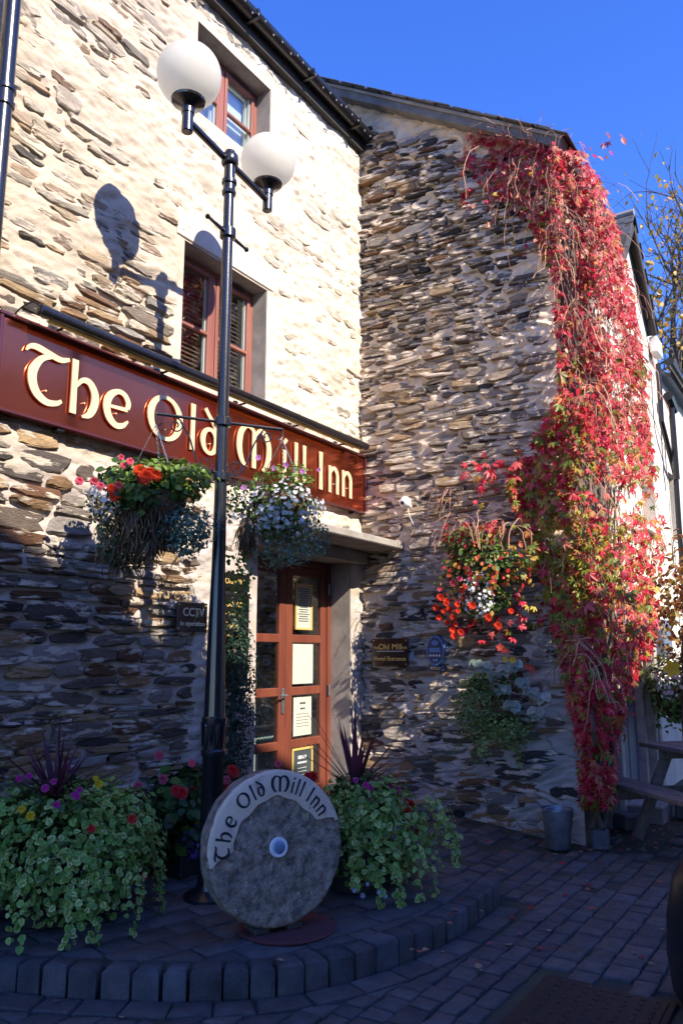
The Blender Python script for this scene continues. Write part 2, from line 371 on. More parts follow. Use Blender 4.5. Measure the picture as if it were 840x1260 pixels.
# one course following the kerb
s = .0
while s < KS[-1]-.1:
    L_ = rnd(.17, .24); e = s+L_
    pa, na = kerb_at(s+.005); pb, nb = kerb_at(e-.005)
    cands.append([q+np.array([rnd(-.004, .004), rnd(-.004, .004)]) for q in (pa-na*.155, pb-nb*.155, pb-nb*.015, pa-na*.015)]); s = e
y = -1.6
while y < 4.25:
    hgt = float(RS.choice([.105, .13, .15])); x = -.3+rnd(0, .2)
    while x < 11:
        L_ = float(RS.choice([.11, .14, .175, .21]))
        g = .0055; poly = jrect(x+g, x+L_-g, y+g, y+hgt-g); cc = np.mean(poly, 0); x += L_
        if cc[0] > XG+.1 and cc[1] > S-.12: continue
        if cc[0] < 5.05:
            if cc[1] > D+.05: continue
            if inside_kerb(cc, -.135) and (cc[0] < 4.99): continue
            poly2 = []
            for p in poly:
                if inside_kerb(p, -.165) and p[0] < 4.97:
                    i, dd = near_kerb(p, KO2); p = KO2[i]
                poly2.append(p)
            if cc[0] > 4.5 and cc[1] > 2.0: poly2 = clip_line(poly2, np.array([4.995, 0]), np.array([1, 0]))
            poly = poly2
            if len(poly) < 3 or area2(poly) < .003: continue
        if cc[1] > 3.7 and cc[0] < 5.0: continue
        # manhole frame
        if 3.30 < cc[0] < 3.99 and .80 < cc[1] < 1.42: continue
        cands.append(poly)
    y += hgt
lay(cands, street_z, street)
# terrace slabs, laid askew
cands = []; an = math.radians(-15); ca, sa = math.cos(an), math.sin(an); v = -4.0
KI = [kerb_at(s_) for s_ in np.linspace(.0, KS[-1], 26)]
while v < 4:
    hgt = float(RS.choice([.15, .18, .2])); u = -3+rnd(0, .2)
    while u < 5:
        L_ = float(RS.choice([.15, .2, .25, .3])); g = .005
        poly = jrect(u+g, u+L_-g, v+g, v+hgt-g); u += L_
        poly = [np.array([3.6+p[0]*ca-p[1]*sa, 3.0+p[0]*sa+p[1]*ca]) for p in poly]
        cc = np.mean(poly, 0)
        if not (1.8 < cc[0] < 5.4 and 1.9 < cc[1] < 4.5): continue
        for q, nn in KI:
            poly = clip_line(poly, q+nn*.137, nn)
            if len(poly) < 3: break
        if len(poly) < 3: continue
        poly = clip_line(poly, np.array([4.985, 0]), np.array([-1., 0]))
        if len(poly) >= 3: poly = clip_line(poly, np.array([0, D+.3]), np.array([0, -1.]))
        if len(poly) >= 3 and area2(poly) > .0025: cands.append(poly)
    v += hgt
lay(cands, lambda x, y: 0*x, terrace)
# manhole cover
mh = thing('manhole_cover', 'rusty dark rectangular metal cover set in the street pavers', 'cover', (3.64, 1.11, -.115))
mb = MB(); mb.box(3.315, 3.975, .815, 1.405, -.16, -.117, .004); mb.build('frame', M['cast_iron'], mh)
mb = MB(); mb.box(3.345, 3.945, .845, 1.375, -.14, -.111, .004); plate = mb.build('plate', M['cast_iron'], mh)
mb = MB()
for i in range(10):
    for j in range(8):
        a, b = 3.375+i*.058, .875+j*.061; mb.box(a, a+.036, b, b+.02, -.112, -.1065, .003)
stuff(mb.build('tread_studs', M['cast_iron'], mh))

# ================================================================== RUBBLE WALLS
PAL = [(.045, .040, .040), (.085, .070, .062), (.16, .125, .10), (.24, .205, .175), (.28, .17, .09), (.36, .25, .14), (.29, .265, .24), (.15, .075, .042)]
def stone_col(wts):
    c = np.array(PAL[RS.choice(len(PAL), p=np.array(wts)/sum(wts))])*rnd(.75, 1.3); return tuple(c)
def stone_poly(u, z, L_, H, tilt):
    n = RS.randint(9, 14); o = []
    for k in range(n):
        a = 2*math.pi*(k+rnd(-.25, .25))/n; c, s_ = math.cos(a), math.sin(a); r = (abs(c)**5+abs(s_)**5)**(-1/5)*rnd(.86, 1.06)
        if abs(c) > .85: r *= rnd(.8, 1.06)
        x, y = r*c*L_/2, r*s_*H/2
        o.append(np.array([u+x*math.cos(tilt)-y*math.sin(tilt), z+x*math.sin(tilt)+y*math.cos(tilt)]))
    return o
def rubble(u0, u1, ztop, seed, wfn, tiltm):
    o = []; z = -.12
    while z < ztop:
        H = float(RS.choice([.036, .05, .065, .082, .105, .135], p=[.16, .22, .22, .2, .13, .07] if z > 2.5 or tiltm else [.08, .14, .2, .22, .2, .16])); u = u0+rnd(-.2, 0)
        while u < u1:
            L_ = H*rnd(1.6, 4.8) if H > .07 else H*rnd(3, 7.5); L_ = min(L_, .52)
            zz = z+H/2+.05*(fbm(u*.8, z*.6, seed)-.5)*2
            if H > .1 and rnd(0, 1) < .35:
                h1 = H*rnd(.35, .6)
                o.append((u+L_/2, zz-H/2+h1/2, L_*.95, h1*.85, rnd(-.05, .05)+tiltm)); o.append((u+L_/2+rnd(-.03, .03), zz+h1/2, L_*.9, (H-h1)*.85, rnd(-.05, .05)+tiltm))
            else: o.append((u+L_/2, zz, L_*1.0, H*rnd(.88, 1.04), rnd(-.06, .06)+tiltm))
            u += L_+rnd(-.01, .012)
        z += H+rnd(.0, .009)
    return o
def height_grid(us, zs, hf, mapf, holes, ztop=None):
    U, T = np.meshgrid(us, zs)
    Z = T if ztop is None else zs[0]+(T-zs[0])/(zs[-1]-zs[0])*(ztop(U)-zs[0])
    H = hf(U, Z); X, Y, ZZ = mapf(U, Z, H); V = np.stack([X, Y, ZZ], -1).reshape(-1, 3); n = len(us); m_ = len(zs)
    I = np.arange((m_-1)*(n-1)); r, c = I//(n-1), I % (n-1)
    uc = (us[:-1]+us[1:])/2; zc = (zs[:-1]+zs[1:])/2; keep = np.ones(len(I), bool)
    for (a, b, z0, z1) in holes: keep &= ~((uc[c] > a) & (uc[c] < b) & (zc[r] > z0) & (zc[r] < z1))
    r, c = r[keep], c[keep]; q = np.stack([r*n+c, r*n+c+1, (r+1)*n+c+1, (r+1)*n+c], -1)
    return V, q.ravel()
def axis(a, b, st, snaps):
    v = np.concatenate([np.linspace(a, b, int((b-a)/st)+1)]); 
    for s_ in snaps:
        i = int(np.argmin(np.abs(v-s_))); v[i] = s_
    return np.sort(v)
# ---- front wing
W1 = (4.09, 5.12, 3.46, 4.56); W2 = (4.15, 5.12, 5.74, 6.56); DR = (5.06, 6.49, -.2, 2.27)
def e_left(u, z):
    low = ss(4.5, 3.75, z)*ss(5.1, 4.2, u)
    e = .19 + .20*ss(4.6, 2.8, u)
    e = np.maximum(e, low*.62)
    e = np.maximum(e, ss(2.75, 2.3, z)*ss(4.55, 4.25, u)*.97)
    e = e + (fbm(u*1.1, z*2.6, 31, 3)-.5)*.9*ss(5.6, 4.2, u)
    e = e + (fbm(u*1.4, z*2.0, 33, 3)-.5)*.35
    e = e*(1-.75*ss(4.25, 4.42, u)*ss(2.75, 2.45, z)) 
    return np.clip(e, 0, 1)
def h_left(u, z):
    e = e_left(u, z)
    h = .046*(1-e)-.010*e + (fbm(u*3, z*6, 3, 4)-.5)*.040 + (fbm(u*13, z*24, 5, 4)-.5)*.036
    for a, b, z0, z1 in (W1, W2, DR):          # smooth render round the openings
        du = np.maximum(np.maximum(a-u, u-b), 0); dz = np.maximum(np.maximum(z0-z, z-z1), 0); d = np.hypot(du, dz)
        k = ss(.12, .03, d); h = h*(1-k)+(.03+.004*(fbm(u*6, z*6, 9)-.5))*k
    return h
inn = thing('inn_building', 'rubble stone inn front with lime mortar, red-brown windows and glazed double door', 'building', (4.0, 5.5, -.1))
map_l = lambda u, z, h: (u, D-h, z)
us = axis(1.4, XG, .0135, (W1[0], W1[1], W2[0], W2[1], DR[0], DR[1])); zs = axis(-.2, 6.86, .0135, (W1[2], W1[3], W2[2], W2[3], DR[3]))
V, q = height_grid(us, zs, h_left, map_l, (W1, W2, DR))
k_ = ss(2.75, 2.35, V[:, 2]+.5*(fbm(V[:, 0]*1.5, V[:, 2]*2.5, 41, 3)-.5))[:, None]; kj = (ss(4.25, 4.42, V[:, 0])*ss(2.6, 2.4, V[:, 2]))[:, None]
kl = ss(4.9, 3.6, V[:, 0]+.9*(fbm(V[:, 0]*.9, V[:, 2]*1.6, 47, 3)-.5))[:, None]; Cw = (np.array(LIME)*(1-kl)+np.array((.60, .51, .405))*kl)*(1-k_)+np.array((.55, .48, .44))*k_; Cw = Cw*(1-kj)+np.array((.54, .48, .45))*kj
m = mesh_np('front_wall', V, q, np.arange(0, len(q), 4), Cw, smooth=True); m.materials.append(M['lime']); wall_l = link(bpy.data.objects.new('front_wall', m), inn)
def place_stones(lst, hf, mapf, holes, parent, mat_, wts, hr, to3, nmax=300, wash=None, bias=0):
    c_ = []
    for (u, z, L_, H, tl) in lst:
        if any(a-L_*.5-.02 < u < b+L_*.5+.02 and z0-H < z < z1+H for a, b, z0, z1 in holes): continue
        gu = np.array([u-L_*.3, u, u+L_*.3]); gz = np.array([z, z, z]); hm = hf(gu, gz)
        h = rnd(*hr)
        if h < hm.min()+.001: continue
        vis = float(np.mean(h > hm))
        q = proj(to3(u, z, 0)); k = q[2]
        inf = -20 < q[0] < 860 and -30 < q[1] < 1280 and k > 0
        c_.append((L_*H*vis/k**2*1e5 if inf else 0, u, z, L_, H, tl, h))
    c_.sort(key=lambda a: -a[0]); rest = MB(); rest.col = (1, 1, 1); cnt = 0
    for (a, u, z, L_, H, tl, h) in c_:
        big = cnt < nmax and a > 0
        mb = MB() if big else rest
        wt = wts(u, z) if callable(wts) else wts
        c0 = np.array(stone_col(wt)); k_ = wash(u, z) if wash else 0; mb.col = tuple(c0*(1-k_)+np.array(LIME if bias == 0 else (.62, .49, .37))*k_*.95)
        sl1, sl2 = (rnd(-.05, .05) if wash is None or bias == 0 else bias*rnd(.3, 1.4)), rnd(-.14, .14)
        fn = lambda uu, zz, hh: mapf(uu, zz, hh+(sl1*(uu-u)+sl2*(zz-z) if hh > -.02 else 0))
        mb.slab(stone_poly(u, z, L_, H, tl), -.05, h, rnd(.006, .016), fn, dome=rnd(-.004, .006), jit=.005)
        if big: mb.build('stone', mat_, parent); cnt += 1
    if rest.v: stuff(rest.build('rubble_stones', mat_, parent))
wl = lambda u, z: (.35, .8, 1.6, 1.6, 2.0, 1.9, 1.5, 1.3) if z > 3.4 else (.6, 1.3, 2.0, 2.0, 1.3, 1.0, 2.0, 1.0)
place_stones(rubble(1.4, XG-.1, 6.75, 11, wl, 0), h_left, map_l, (W1, W2, DR), wall_l, M['stone'], wl, (.010, .042), lambda u, z, h: (u, D-h, z), wash=lambda u, z: min(.85, max(0, rnd(.1, .8)*float(ss(3.4, 4.8, z))+.45*float(ss(4.6, 5.6, u))*float(ss(2, 3, z)))))
# concrete lintels, reveals
def reveal(op, depth, name, mat_, parent, t=.03, sill=True, head=True):
    a, b, z0, z1 = op; mb = MB(); y0, y1 = D-.024, D+depth
    mb.box(b-.004, b+t, y0, y1, z0, z1+t); mb.box(a-t, a+.004, y0, y1, z0, z1+t)
    if head: mb.box(a+.004, b-.004, y0, y1, z1-.004, z1+t)
    if sill: mb.box(a+.004, b-.004, y0, y1, z0-t, z0+.004)
    return mb.build(name, mat_, parent)
reveal(W1, .22, 'window_reveal', M['concrete'], inn); reveal(W2, .22, 'window_reveal', M['concrete'], inn); reveal(DR, .30, 'door_reveal', M['concrete'], inn, sill=False)
mb = MB(); mb.box(4.0, 5.26, D-.044, D, 4.575, 4.80, .006); mb.build('lintel', M['lintel'], inn)
# window units
def window(op, yf, woodmat, slats):
    a, b, z0, z1 = op; fr = MB(); t = .045; y0, y1 = yf, yf+.06
    fr.box(a, b, y0, y1, z1-t, z1, .006); fr.box(a, b, y0, y1, z0, z0+t, .006); fr.box(a, a+t, y0, y1, z0+t, z1-t, .006); fr.box(b-t, b, y0, y1, z0+t, z1-t, .006)
    cmid = (a+b)/2; fr.box(cmid-.028, cmid+.028, y0-.004, y1-.004, z0+t, z1-t, .006)
    f = fr.build('window', woodmat, inn)
    for (p, q_) in ((a+t, cmid-.028), (cmid+.028, b-t)):
        c = MB(); tt = .035; y2, y3 = yf-.012, yf+.03; zz0, zz1 = z0+t, z1-t; g = .003
        p += g; q_ -= g; zz0 += g; zz1 -= g
        c.box(p, q_, y2, y3, zz1-tt, zz1, .005); c.box(p, q_, y2, y3, zz0, zz0+tt, .005); c.box(p, p+tt, y2, y3, zz0+tt, zz1-tt, .005); c.box(q_-tt, q_, y2, y3, zz0+tt, zz1-tt, .005)
        zm = zz0+(zz1-zz0)*.47; c.box(p+tt, q_-tt, y2+.002, y3-.002, zm-.014, zm+.014, .004)
        c.build('casement', woodmat, f)
        for (g0, g1) in ((zz0+tt, zm-.014), (zm+.014, zz1-tt)):
            mb = MB(); mb.box(p+tt-.004, q_-tt+.004, yf+.008, yf+.014, g0-.003, g1+.003); mb.build('pane', M['glass'], f)
            mb = MB()
            for bx in ((p+tt, p+tt+.012, g0, g1), (q_-tt-.012, q_-tt, g0, g1)): mb.box(bx[0], bx[1], yf+.018, yf+.04, bx[2], bx[3])
            mb.build('glazing_bead', M['white_pvc'], f)
        if slats:
            z = zz0+.03
            while z < zz1-.03:
                mb = MB(); R_ = Matrix.Translation((0, yf+.105, z)) @ Matrix.Rotation(math.radians(38), 4, 'X')
                mb.box(p+.01, q_-.01, -.021, .021, -.0022, .0022, M=R_); mb.build('blind_slat', M['blind'], f); z += .038
        else:
            mb = MB(); mb.box(p-.02, q_+.02, yf+.11, yf+.118, zz0+(zz1-zz0)*.0, zz1); mb.build('white_blind', M['white_blind'], f)
            mb = MB(); mb.box(p+.02, p+.055, yf+.05, yf+.08, zz0, zz1); mb.box(q_-.055, q_-.02, yf+.05, yf+.08, zz0, zz1); mb.box(p+.055, q_-.055, yf+.05, yf+.08, zz1-.05, zz1-.01); mb.box(p+.055, q_-.055, yf+.05, yf+.08, zm-.02, zm+.02); mb.build('inner_sash', M['white_pvc'], f)
    tv = MB(); tv.box(b-.36, b-.14, yf-.022, yf-.012, z1-t+.008, z1-t+.026, .004); tv.build('trickle_vent', M['dark_wood'], f)
    # dark room behind
    r = MB(); r.box(a-.3, b+.3, yf+.9, yf+.92, z0-.3, z1+.15); r.box(a-.32, a-.3, yf+.1, yf+.9, z0-.3, z1+.15); r.box(b+.3, b+.32, yf+.1, yf+.9, z0-.3, z1+.15); r.box(a-.3, b+.3, yf+.1, yf+.9, z0-.32, z0-.3); r.box(a-.3, b+.3, yf+.1, yf+.9, z1+.15, z1+.17)
    r.build('room_behind', M['room_dark'], f)
window(W1, D+.13, M['pink_wood'], True); window(W2, D+.13, M['pink_wood'], False)
# eaves: soffit, fascia, gutter
mb = MB(); mb.box(-.5, XG-.03, D-.10, D+.2, 6.80, 6.985); mb.build('fascia', M['dark_wood'], inn)
mb = MB(); nseg = 10; prof = [(D-.17+.068*math.cos(math.pi+math.pi*k/nseg), 6.955+.068*math.sin(math.pi+math.pi*k/nseg)) for k in range(nseg+1)]
prof2 = [(y_*1+0, z_) for y_, z_ in prof]; inn_ = [(D-.17+.06*math.cos(2*math.pi-math.pi*k/nseg), 6.957+.06*math.sin(2*math.pi-math.pi*k/nseg)) for k in range(nseg+1)]
ring = prof2+inn_; n = len(ring); mb.add([(-.5, y_, z_) for y_, z_ in ring]+[(XG-.045, y_, z_) for y_, z_ in ring], [(i, (i+1) % n, n+(i+1) % n, n+i) for i in range(n)]+[tuple(range(n)), tuple(range(2*n-1, n-1, -1))])
gut = shade_auto(mb.build('gutter', M['black_pvc'], inn))
for k in range(8):
    x = .4+k*.85; mb = MB(); mb.box(x, x+.028, D-.245, D-.10, 6.875, 6.885); mb.box(x, x+.028, D-.249, D-.241, 6.875, 6.965); mb.build('bracket', M['black_pvc'], gut)
mb = MB(); th = math.radians(35)
mb.add([(-.5, D-.14, 6.99), (XG+.3, D-.14, 6.99), (XG+.3, D+4.2, 6.99+4.34*math.tan(th)), (-.5, D+4.2, 6.99+4.34*math.tan(th)), (-.5, D-.14, 7.02), (XG+.3, D-.14, 7.02), (XG+.3, D+4.2, 7.02+4.34*math.tan(th)), (-.5, D+4.2, 7.02+4.34*math.tan(th))], [(0, 1, 2, 3), (7, 6, 5, 4), (0, 4, 5, 1), (1, 5, 6, 2), (2, 6, 7, 3), (3, 7, 4, 0)])
mb.build('roof', M['slate'], inn)
# door canopy and lintel
mb = MB(); mb.box(4.80, XG-.02, 3.61, D-.02, 2.385, 2.455, .01); mb.build('canopy', M['concrete'], inn)
mb = MB(); mb.box(4.95, XG-.03, D-.12, D+.02, 2.262, 2.383, .008); mb.build('door_lintel', M['concrete'], inn)
# double door
yd = D+.19; a, b, z0, z1 = 5.065, 6.485, .0, 2.262
mb = MB(); t = .06
mb.box(a, b, yd, yd+.09, z1-t, z1, .006); mb.box(a, a+t, yd, yd+.09, z0, z1-t, .006); mb.box(b-t, b, yd, yd+.09, z0, z1-t, .006)
door = mb.build('door', M['red_wood'], inn); cm = (a+b)/2
for li, (p, q_) in enumerate(((a+t+.003, cm-.003), (cm+.003, b-t-.003))):
    leaf = MB(); s_ = .095; y0, y1 = yd+.012, yd+.066; zt = z1-t-.004
    leaf.box(p, p+s_, y0, y1, z0+.01, zt, .006); leaf.box(q_-s_, q_, y0, y1, z0+.01, zt, .006)
    rails = [z0+.01, .56, 1.02, 1.49, zt-.09]; hs_ = [.20, .075, .075, .075, .09]
    for zr, hr_ in zip(rails, hs_): leaf.box(p+s_, q_-s_, y0+.003, y1-.003, zr, zr+hr_, .006)
    leaf.build('door_leaf', M['red_wood'], door)
    for k in range(4):
        g0 = rails[k]+hs_[k]; g1 = rails[k+1]; mb = MB(); mb.box(p+s_-.006, q_-s_+.006, yd+.03, yd+.036, g0-.006, g1+.006); mb.build('pane', M['glass'], door)
mb = MB(); hx = cm-.05; mb.box(hx-.018, hx+.018, yd-.002, yd+.012, .87, 1.09, .004); mb.tube([(hx, yd, 1.03), (hx, yd-.045, 1.03), (hx-.11, yd-.05, 1.03)], .009, 8); shade_auto(mb.build('handle', M['galv'], door))
mb = MB(); mb.tube([(b-t+.006, yd-.012, zz) for zz in (1.0, 1.1)], .01, 8); mb.tube([(b-t+.006, yd-.012, zz) for zz in (1.96, 2.06)], .01, 8); mb.build('hinge', M['galv'], door)
# hallway behind the door
mb = MB(); x0, x1, y0, y1 = 4.7, 6.9, yd+.1, yd+1.0
mb.box(x0, x1, y1, y1+.02, 0, 2.6); mb.box(x0-.02, x0, y0, y1, 0, 2.6); mb.box(x1, x1+.02, y0, y1, 0, 2.6); mb.box(x0, x1, y0, y1, 2.6, 2.62)
mb.build('hallway', M['room'], inn)
mb = MB(); mb.box(x0, x1, y0-.2, y1, -.05, .004); mb.build('hall_floor', M['dark_wood'], inn)
mb = MB(); mb.box(4.95, 6.6, D-.14, D+.36, -.1, .012, .01); mb.build('door_step', M['concrete'], inn)
rad = thing('radiator', 'pale ribbed radiator seen through the left door panes', 'radiator', (5.9, yd+.6, .1))
for k in range(16):
    mb = MB(); x = 5.45+k*.055; mb.box(x, x+.04, yd+.55, yd+.62, .12, .92, .012); mb.build('rib', M['radiator'], rad)
mb = MB(); mb.box(5.45, 6.32, yd+.575, yd+.6, .12, .9); mb.build('panel', M['radiator'], rad)

# ---- gable wing
zv = lambda y: 6.10+(y-1.97)*.645
def e_gab(y, z):
    top = ss(4.3, 5.2, z)
    e = .56+.34*top + (fbm(y*1.3, z*2.8, 51, 3)-.5)*.9
    e = e + .10*ss(2.2, 1.4, z)
    return np.clip(e, 0, 1)
def h_gab(y, z):
    e = e_gab(y, z); h = .036*(1-e)-.012*e + (fbm(y*2.6, z*6, 61, 4)-.5)*.028 + (fbm(y*11, z*24, 63, 4)-.5)*.026 + .020*(1-np.abs(2*fbm(y*2.4, z*12, 67, 3)-1))-.02
    t_ = y*4.2+2.2*fbm(y*1.3, z*7, 71, 3)+3.1*vnoise(z*9+.7*fbm(y*1.1, z*1.0, 73, 2), y*.6, 75); t_ = t_-np.floor(t_)
    h = h + .044*np.where(t_ < .9, t_/.9, (1-t_)/.10)-.02
    h = np.where((y > 3.1) & (y < 4.0) & (z > 1.18) & (z < 1.62), np.minimum(h, .05), h)
    k = ss(2.14, 2.0, y); return h*(1-k)+.0*k
map_g = lambda y, z, h: (XG-h, y, z)
gab = thing('gable_building', 'tall rubble stone gable with slate verge and whitewashed side wall under the creeper', 'building', (9.0, 3.6, -.1))
ys = axis(S, 5.8, .0135, ()); zs = np.linspace(-.25, 6.5, 500)
V, q = height_grid(ys, zs, h_gab, map_g, (), ztop=zv)
q = q.reshape(-1, 4)[:, ::-1].ravel()
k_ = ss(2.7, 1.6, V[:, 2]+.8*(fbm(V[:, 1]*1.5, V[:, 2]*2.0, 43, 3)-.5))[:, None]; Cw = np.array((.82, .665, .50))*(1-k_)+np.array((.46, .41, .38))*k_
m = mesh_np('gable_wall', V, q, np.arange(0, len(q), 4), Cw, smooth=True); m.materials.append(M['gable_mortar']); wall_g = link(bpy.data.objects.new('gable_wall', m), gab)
wg = lambda y, z: (2.2, 2.6, 2.4, 1.3, .9, .5, 1.1, 1.0) if z > 4.4 else (1.3, 1.6, 1.9, 1.4, 1.5, 1.3, 1.2, 1.2)
lst = [t_ for t_ in rubble(S+.03, 5.7, 8.3, 77, wg, -.05) if t_[1] < zv(t_[0]-t_[2]/2)-.14 and t_[0]-t_[2]/2 > S+.005]
place_stones(lst, h_gab, map_g, (), wall_g, M['gstone'], wg, (.006, .052), lambda u, z, h: (XG-h, u, z), wash=lambda u, z: rnd(.1, .9)*float(ss(1.6, 2.6, z)*ss(5.2, 4.2, z))**.7*.85 if rnd(0, 1) < .75 else 0, bias=.25)
# verge: mortar fillet, fascia board, slates
dy = np.array([0, 1, .645]); dy = dy/np.linalg.norm(dy); up = np.array([0, -.645, 1])/np.linalg.norm([0, .645, 1])
def vbox(mb, y0, y1, x0, x1, h0, h1, b=.004):
    L_ = (y1-y0)/dy[1]; Mx = Matrix(((1, 0, 0, 0), (0, dy[1], up[1], y0), (0, dy[2], up[2], float(zv(y0))), (0, 0, 0, 1)))
    mb.box(x0, x1, 0, L_, h0, h1, b, M=Mx); return mb
vbox(MB(), 1.86, 5.9, XG-.13, XG+.03, -.05, .055).build('verge_board', M['grey_lead'], gab)
vbox(MB(), 1.86, 5.9, XG-.15, XG-.131, .03, .062).build('verge_trim', M['concrete'], gab)
roof_g = vbox(MB(), 1.84, 6.2, XG+.032, 8.6, -.02, .06, .0).build('roof', M['slate'], gab)
vbox(MB(), 2.3, 6.2, 8.6, 10.6, -.02, .06, .0).build('roof_behind_dormer', M['slate'], gab)
y = 1.82; k = 0
while y < 6.0:
    mb = MB(); vbox(mb, y, y+.30, XG-.19+rnd(-.015, .015), XG+.2, .066+(k % 2)*.012, .078+(k % 2)*.012, .002)
    mb.build('slate', M['slate'], roof_g); y += .165; k += 1
# side wall
ZE = 5.95
def smap(u, z, h): return (u, S-h, z)
SW = [(9.62, 10.35, 2.9, 4.08), (7.92, 8.80, -.3, 1.95)]
us = axis(XG-.01, 11.3, .05, [w_ for o_ in SW for w_ in o_[:2]]); zs = axis(-.25, 5.75, .05, [w_ for o_ in SW for w_ in o_[2:]])
V, q = height_grid(us, zs, lambda u, z: (fbm(u*3, z*4, 91)-.5)*.03*ss(XG, XG+.1, u), smap, SW)
k_ = ss(8.3, 7.9, V[:, 0]+.6*(fbm(V[:, 0]*2, V[:, 2]*2, 95, 3)-.5))[:, None]; m = mesh_np('side_wall', V, q, np.arange(0, len(q), 4), np.array((.74, .70, .62))*(1-k_)+np.array((.17, .14, .12))*k_, smooth=True); m.materials.append(M['side_wall']); wall_s = link(bpy.data.objects.new('side_wall', m), gab)  # wall colour darkened behind the creeper, standing in for its shaded interior
mb = MB(); mb.box(XG-.02, 8.6, S-.07, S-.02, ZE-.1, ZE+.04, .005); mb.build('eaves_board', M['grey_lead'], gab)
# window in side wall
a, b, z0, z1 = SW[0]; mb = MB(); mb.box(b, b+.03, S-.01, S+.22, z0, z1); mb.box(a-.03, a, S-.01, S+.22, z0, z1); mb.box(a, b, S-.01, S+.22, z1, z1+.03); mb.box(a-.05, b+.05, S-.06, S+.22, z0-.07, z0, .006); mb.build('window_reveal', M['white_wall'], gab)
mb = MB(); mb.box(a, b, S+.15, S+.2, z0, z0+.06); mb.box(a, b, S+.15, S+.2, z1-.06, z1); mb.box(a, a+.06, S+.15, S+.2, z0+.06, z1-.06); mb.box(b-.06, b, S+.15, S+.2, z0+.06, z1-.06); wn = mb.build('window', M['pink_wood'], gab)
mb = MB(); mb.box(a+.06, b-.06, S+.17, S+.176, z0+.06, z1-.06); mb.build('pane', M['glass'], wn)
mb = MB(); mb.box(a-.1, b+.1, S+.4, S+.42, z0-.1, z1+.1); mb.build('room_behind', M['room_dark'], wn)
# side door
a, b, z0, z1 = SW[1]
mb = MB(); mb.box(a-.10, a, S-.05, S+.12, z0, z1+.08, .008); mb.box(b, b+.10, S-.05, S+.12, z0, z1+.08, .008); mb.box(a, b, S-.048, S+.12, z1, z1+.08, .008); sdoor = mb.build('side_door', M['pale_timber'], gab)
mb = MB(); mb.box(a+.003, b-.003, S+.03, S+.075, -.09, z1-.003, .006); dl = mb.build('door_leaf', M['blue_door'], sdoor)
for (p0, p1, g0, g1) in ((a+.1, a+.40, .15, .85), (a+.48, b-.1, .15, .85), (a+.1, a+.40, 1.0, 1.8), (a+.48, b-.1, 1.0, 1.8)):
    mb = MB(); mb.box(p0, p1, S+.022, S+.032, g0, g1, .006); mb.build('door_panel', M['blue_door'], sdoor)
mb = MB(); mb.box(a-.05, b+.12, S-.36, S-.02, -.14, .02, .012); mb.build('door_step', M['concrete'], gab)
# wall dormer
ax_, az = 9.62, 6.80; hw = .95; ez = 5.70
mb = MB(); mb.add([(ax_-hw, S-.02, ZE-.75), (ax_+hw, S-.02, ZE-.75), (ax_+hw, S-.02, ez), (ax_, S-.02, az), (ax_-hw, S-.02, ez)]+[(ax_-hw, S+.2, ZE-.75), (ax_+hw, S+.2, ZE-.75), (ax_+hw, S+.2, ez), (ax_, S+.2, az), (ax_-hw, S+.2, ez)], [(0, 1, 2, 3, 4), (9, 8, 7, 6, 5), (0, 5, 6, 1), (1, 6, 7, 2), (2, 7, 8, 3), (3, 8, 9, 4), (4, 9, 5, 0)])
dorm = mb.build('dormer', M['white_wall'], gab)
sl_ = math.atan2(az-ez, hw); Ls = math.hypot(hw, az-ez)+.12
for sg in (-1, 1):
    Mx = Matrix.Translation((ax_, S-.11, az+.03)) @ Matrix.Rotation(sg*sl_, 4, 'Y')
    mb = MB(); mb.box(0, sg*Ls, 0, 3.0, -.03, 0.0, M=Mx); mb.build('roof_slope', M['dark_wood'], dorm)
    mb = MB(); mb.box(0, sg*Ls, -.03, -.002, -.13, .0, .004, M=Mx); mb.build('bargeboard', M['dark_wood'], dorm)
    for r_ in range(9):
        for c_ in range(5 if sg < 0 else 1):
            d0 = .02+r_*.17; mb = MB(); M2 = Mx @ Matrix.Rotation(sg*.03, 4, 'Y')
            mb.box(sg*d0, sg*min(d0+.22, Ls+.03), -.05+c_*.3+(r_ % 2)*.1, .243+c_*.3+(r_ % 2)*.1, .006, .016, .002, M=M2); mb.build('slate', M['slate'], dorm)
mb = MB(); mb.tube([(ax_, S-.15, az+.055), (ax_, S+2.6, az+.055)], .05, 10); mb.build('ridge', M['concrete'], dorm)
# cottage beyond
cot = thing('cottage', 'lower whitewashed cottage beyond the dormer with black gutter and deep window', 'building', (13.0, 4.0, -.1))
CW = [(11.36, 11.86, 2.95, 3.88)]
us = axis(11.3, 17, .1, [w_ for o_ in CW for w_ in o_[:2]]); zs = axis(-.25, 5.2, .1, [w_ for o_ in CW for w_ in o_[2:]])
V, q = height_grid(us, zs, lambda u, z: (fbm(u*3, z*4, 93)-.5)*.03+.01, smap, CW)
m = mesh_np('wall', V, q, np.arange(0, len(q), 4), smooth=True); m.materials.append(M['white_wall']); link(bpy.data.objects.new('wall', m), cot)
a, b, z0, z1 = CW[0]; mb = MB(); mb.box(b, b+.03, S-.01, S+.22, z0, z1); mb.box(a-.03, a, S-.01, S+.22, z0, z1); mb.box(a, b, S-.01, S+.22, z1, z1+.03); mb.box(a, b, S-.02, S+.22, z0-.03, z0); mb.build('window_reveal', M['white_wall'], cot)
mb = MB(); mb.box(a, b, S+.17, S+.2, z0, z1); mb.build('window', M['room_dark'], cot)
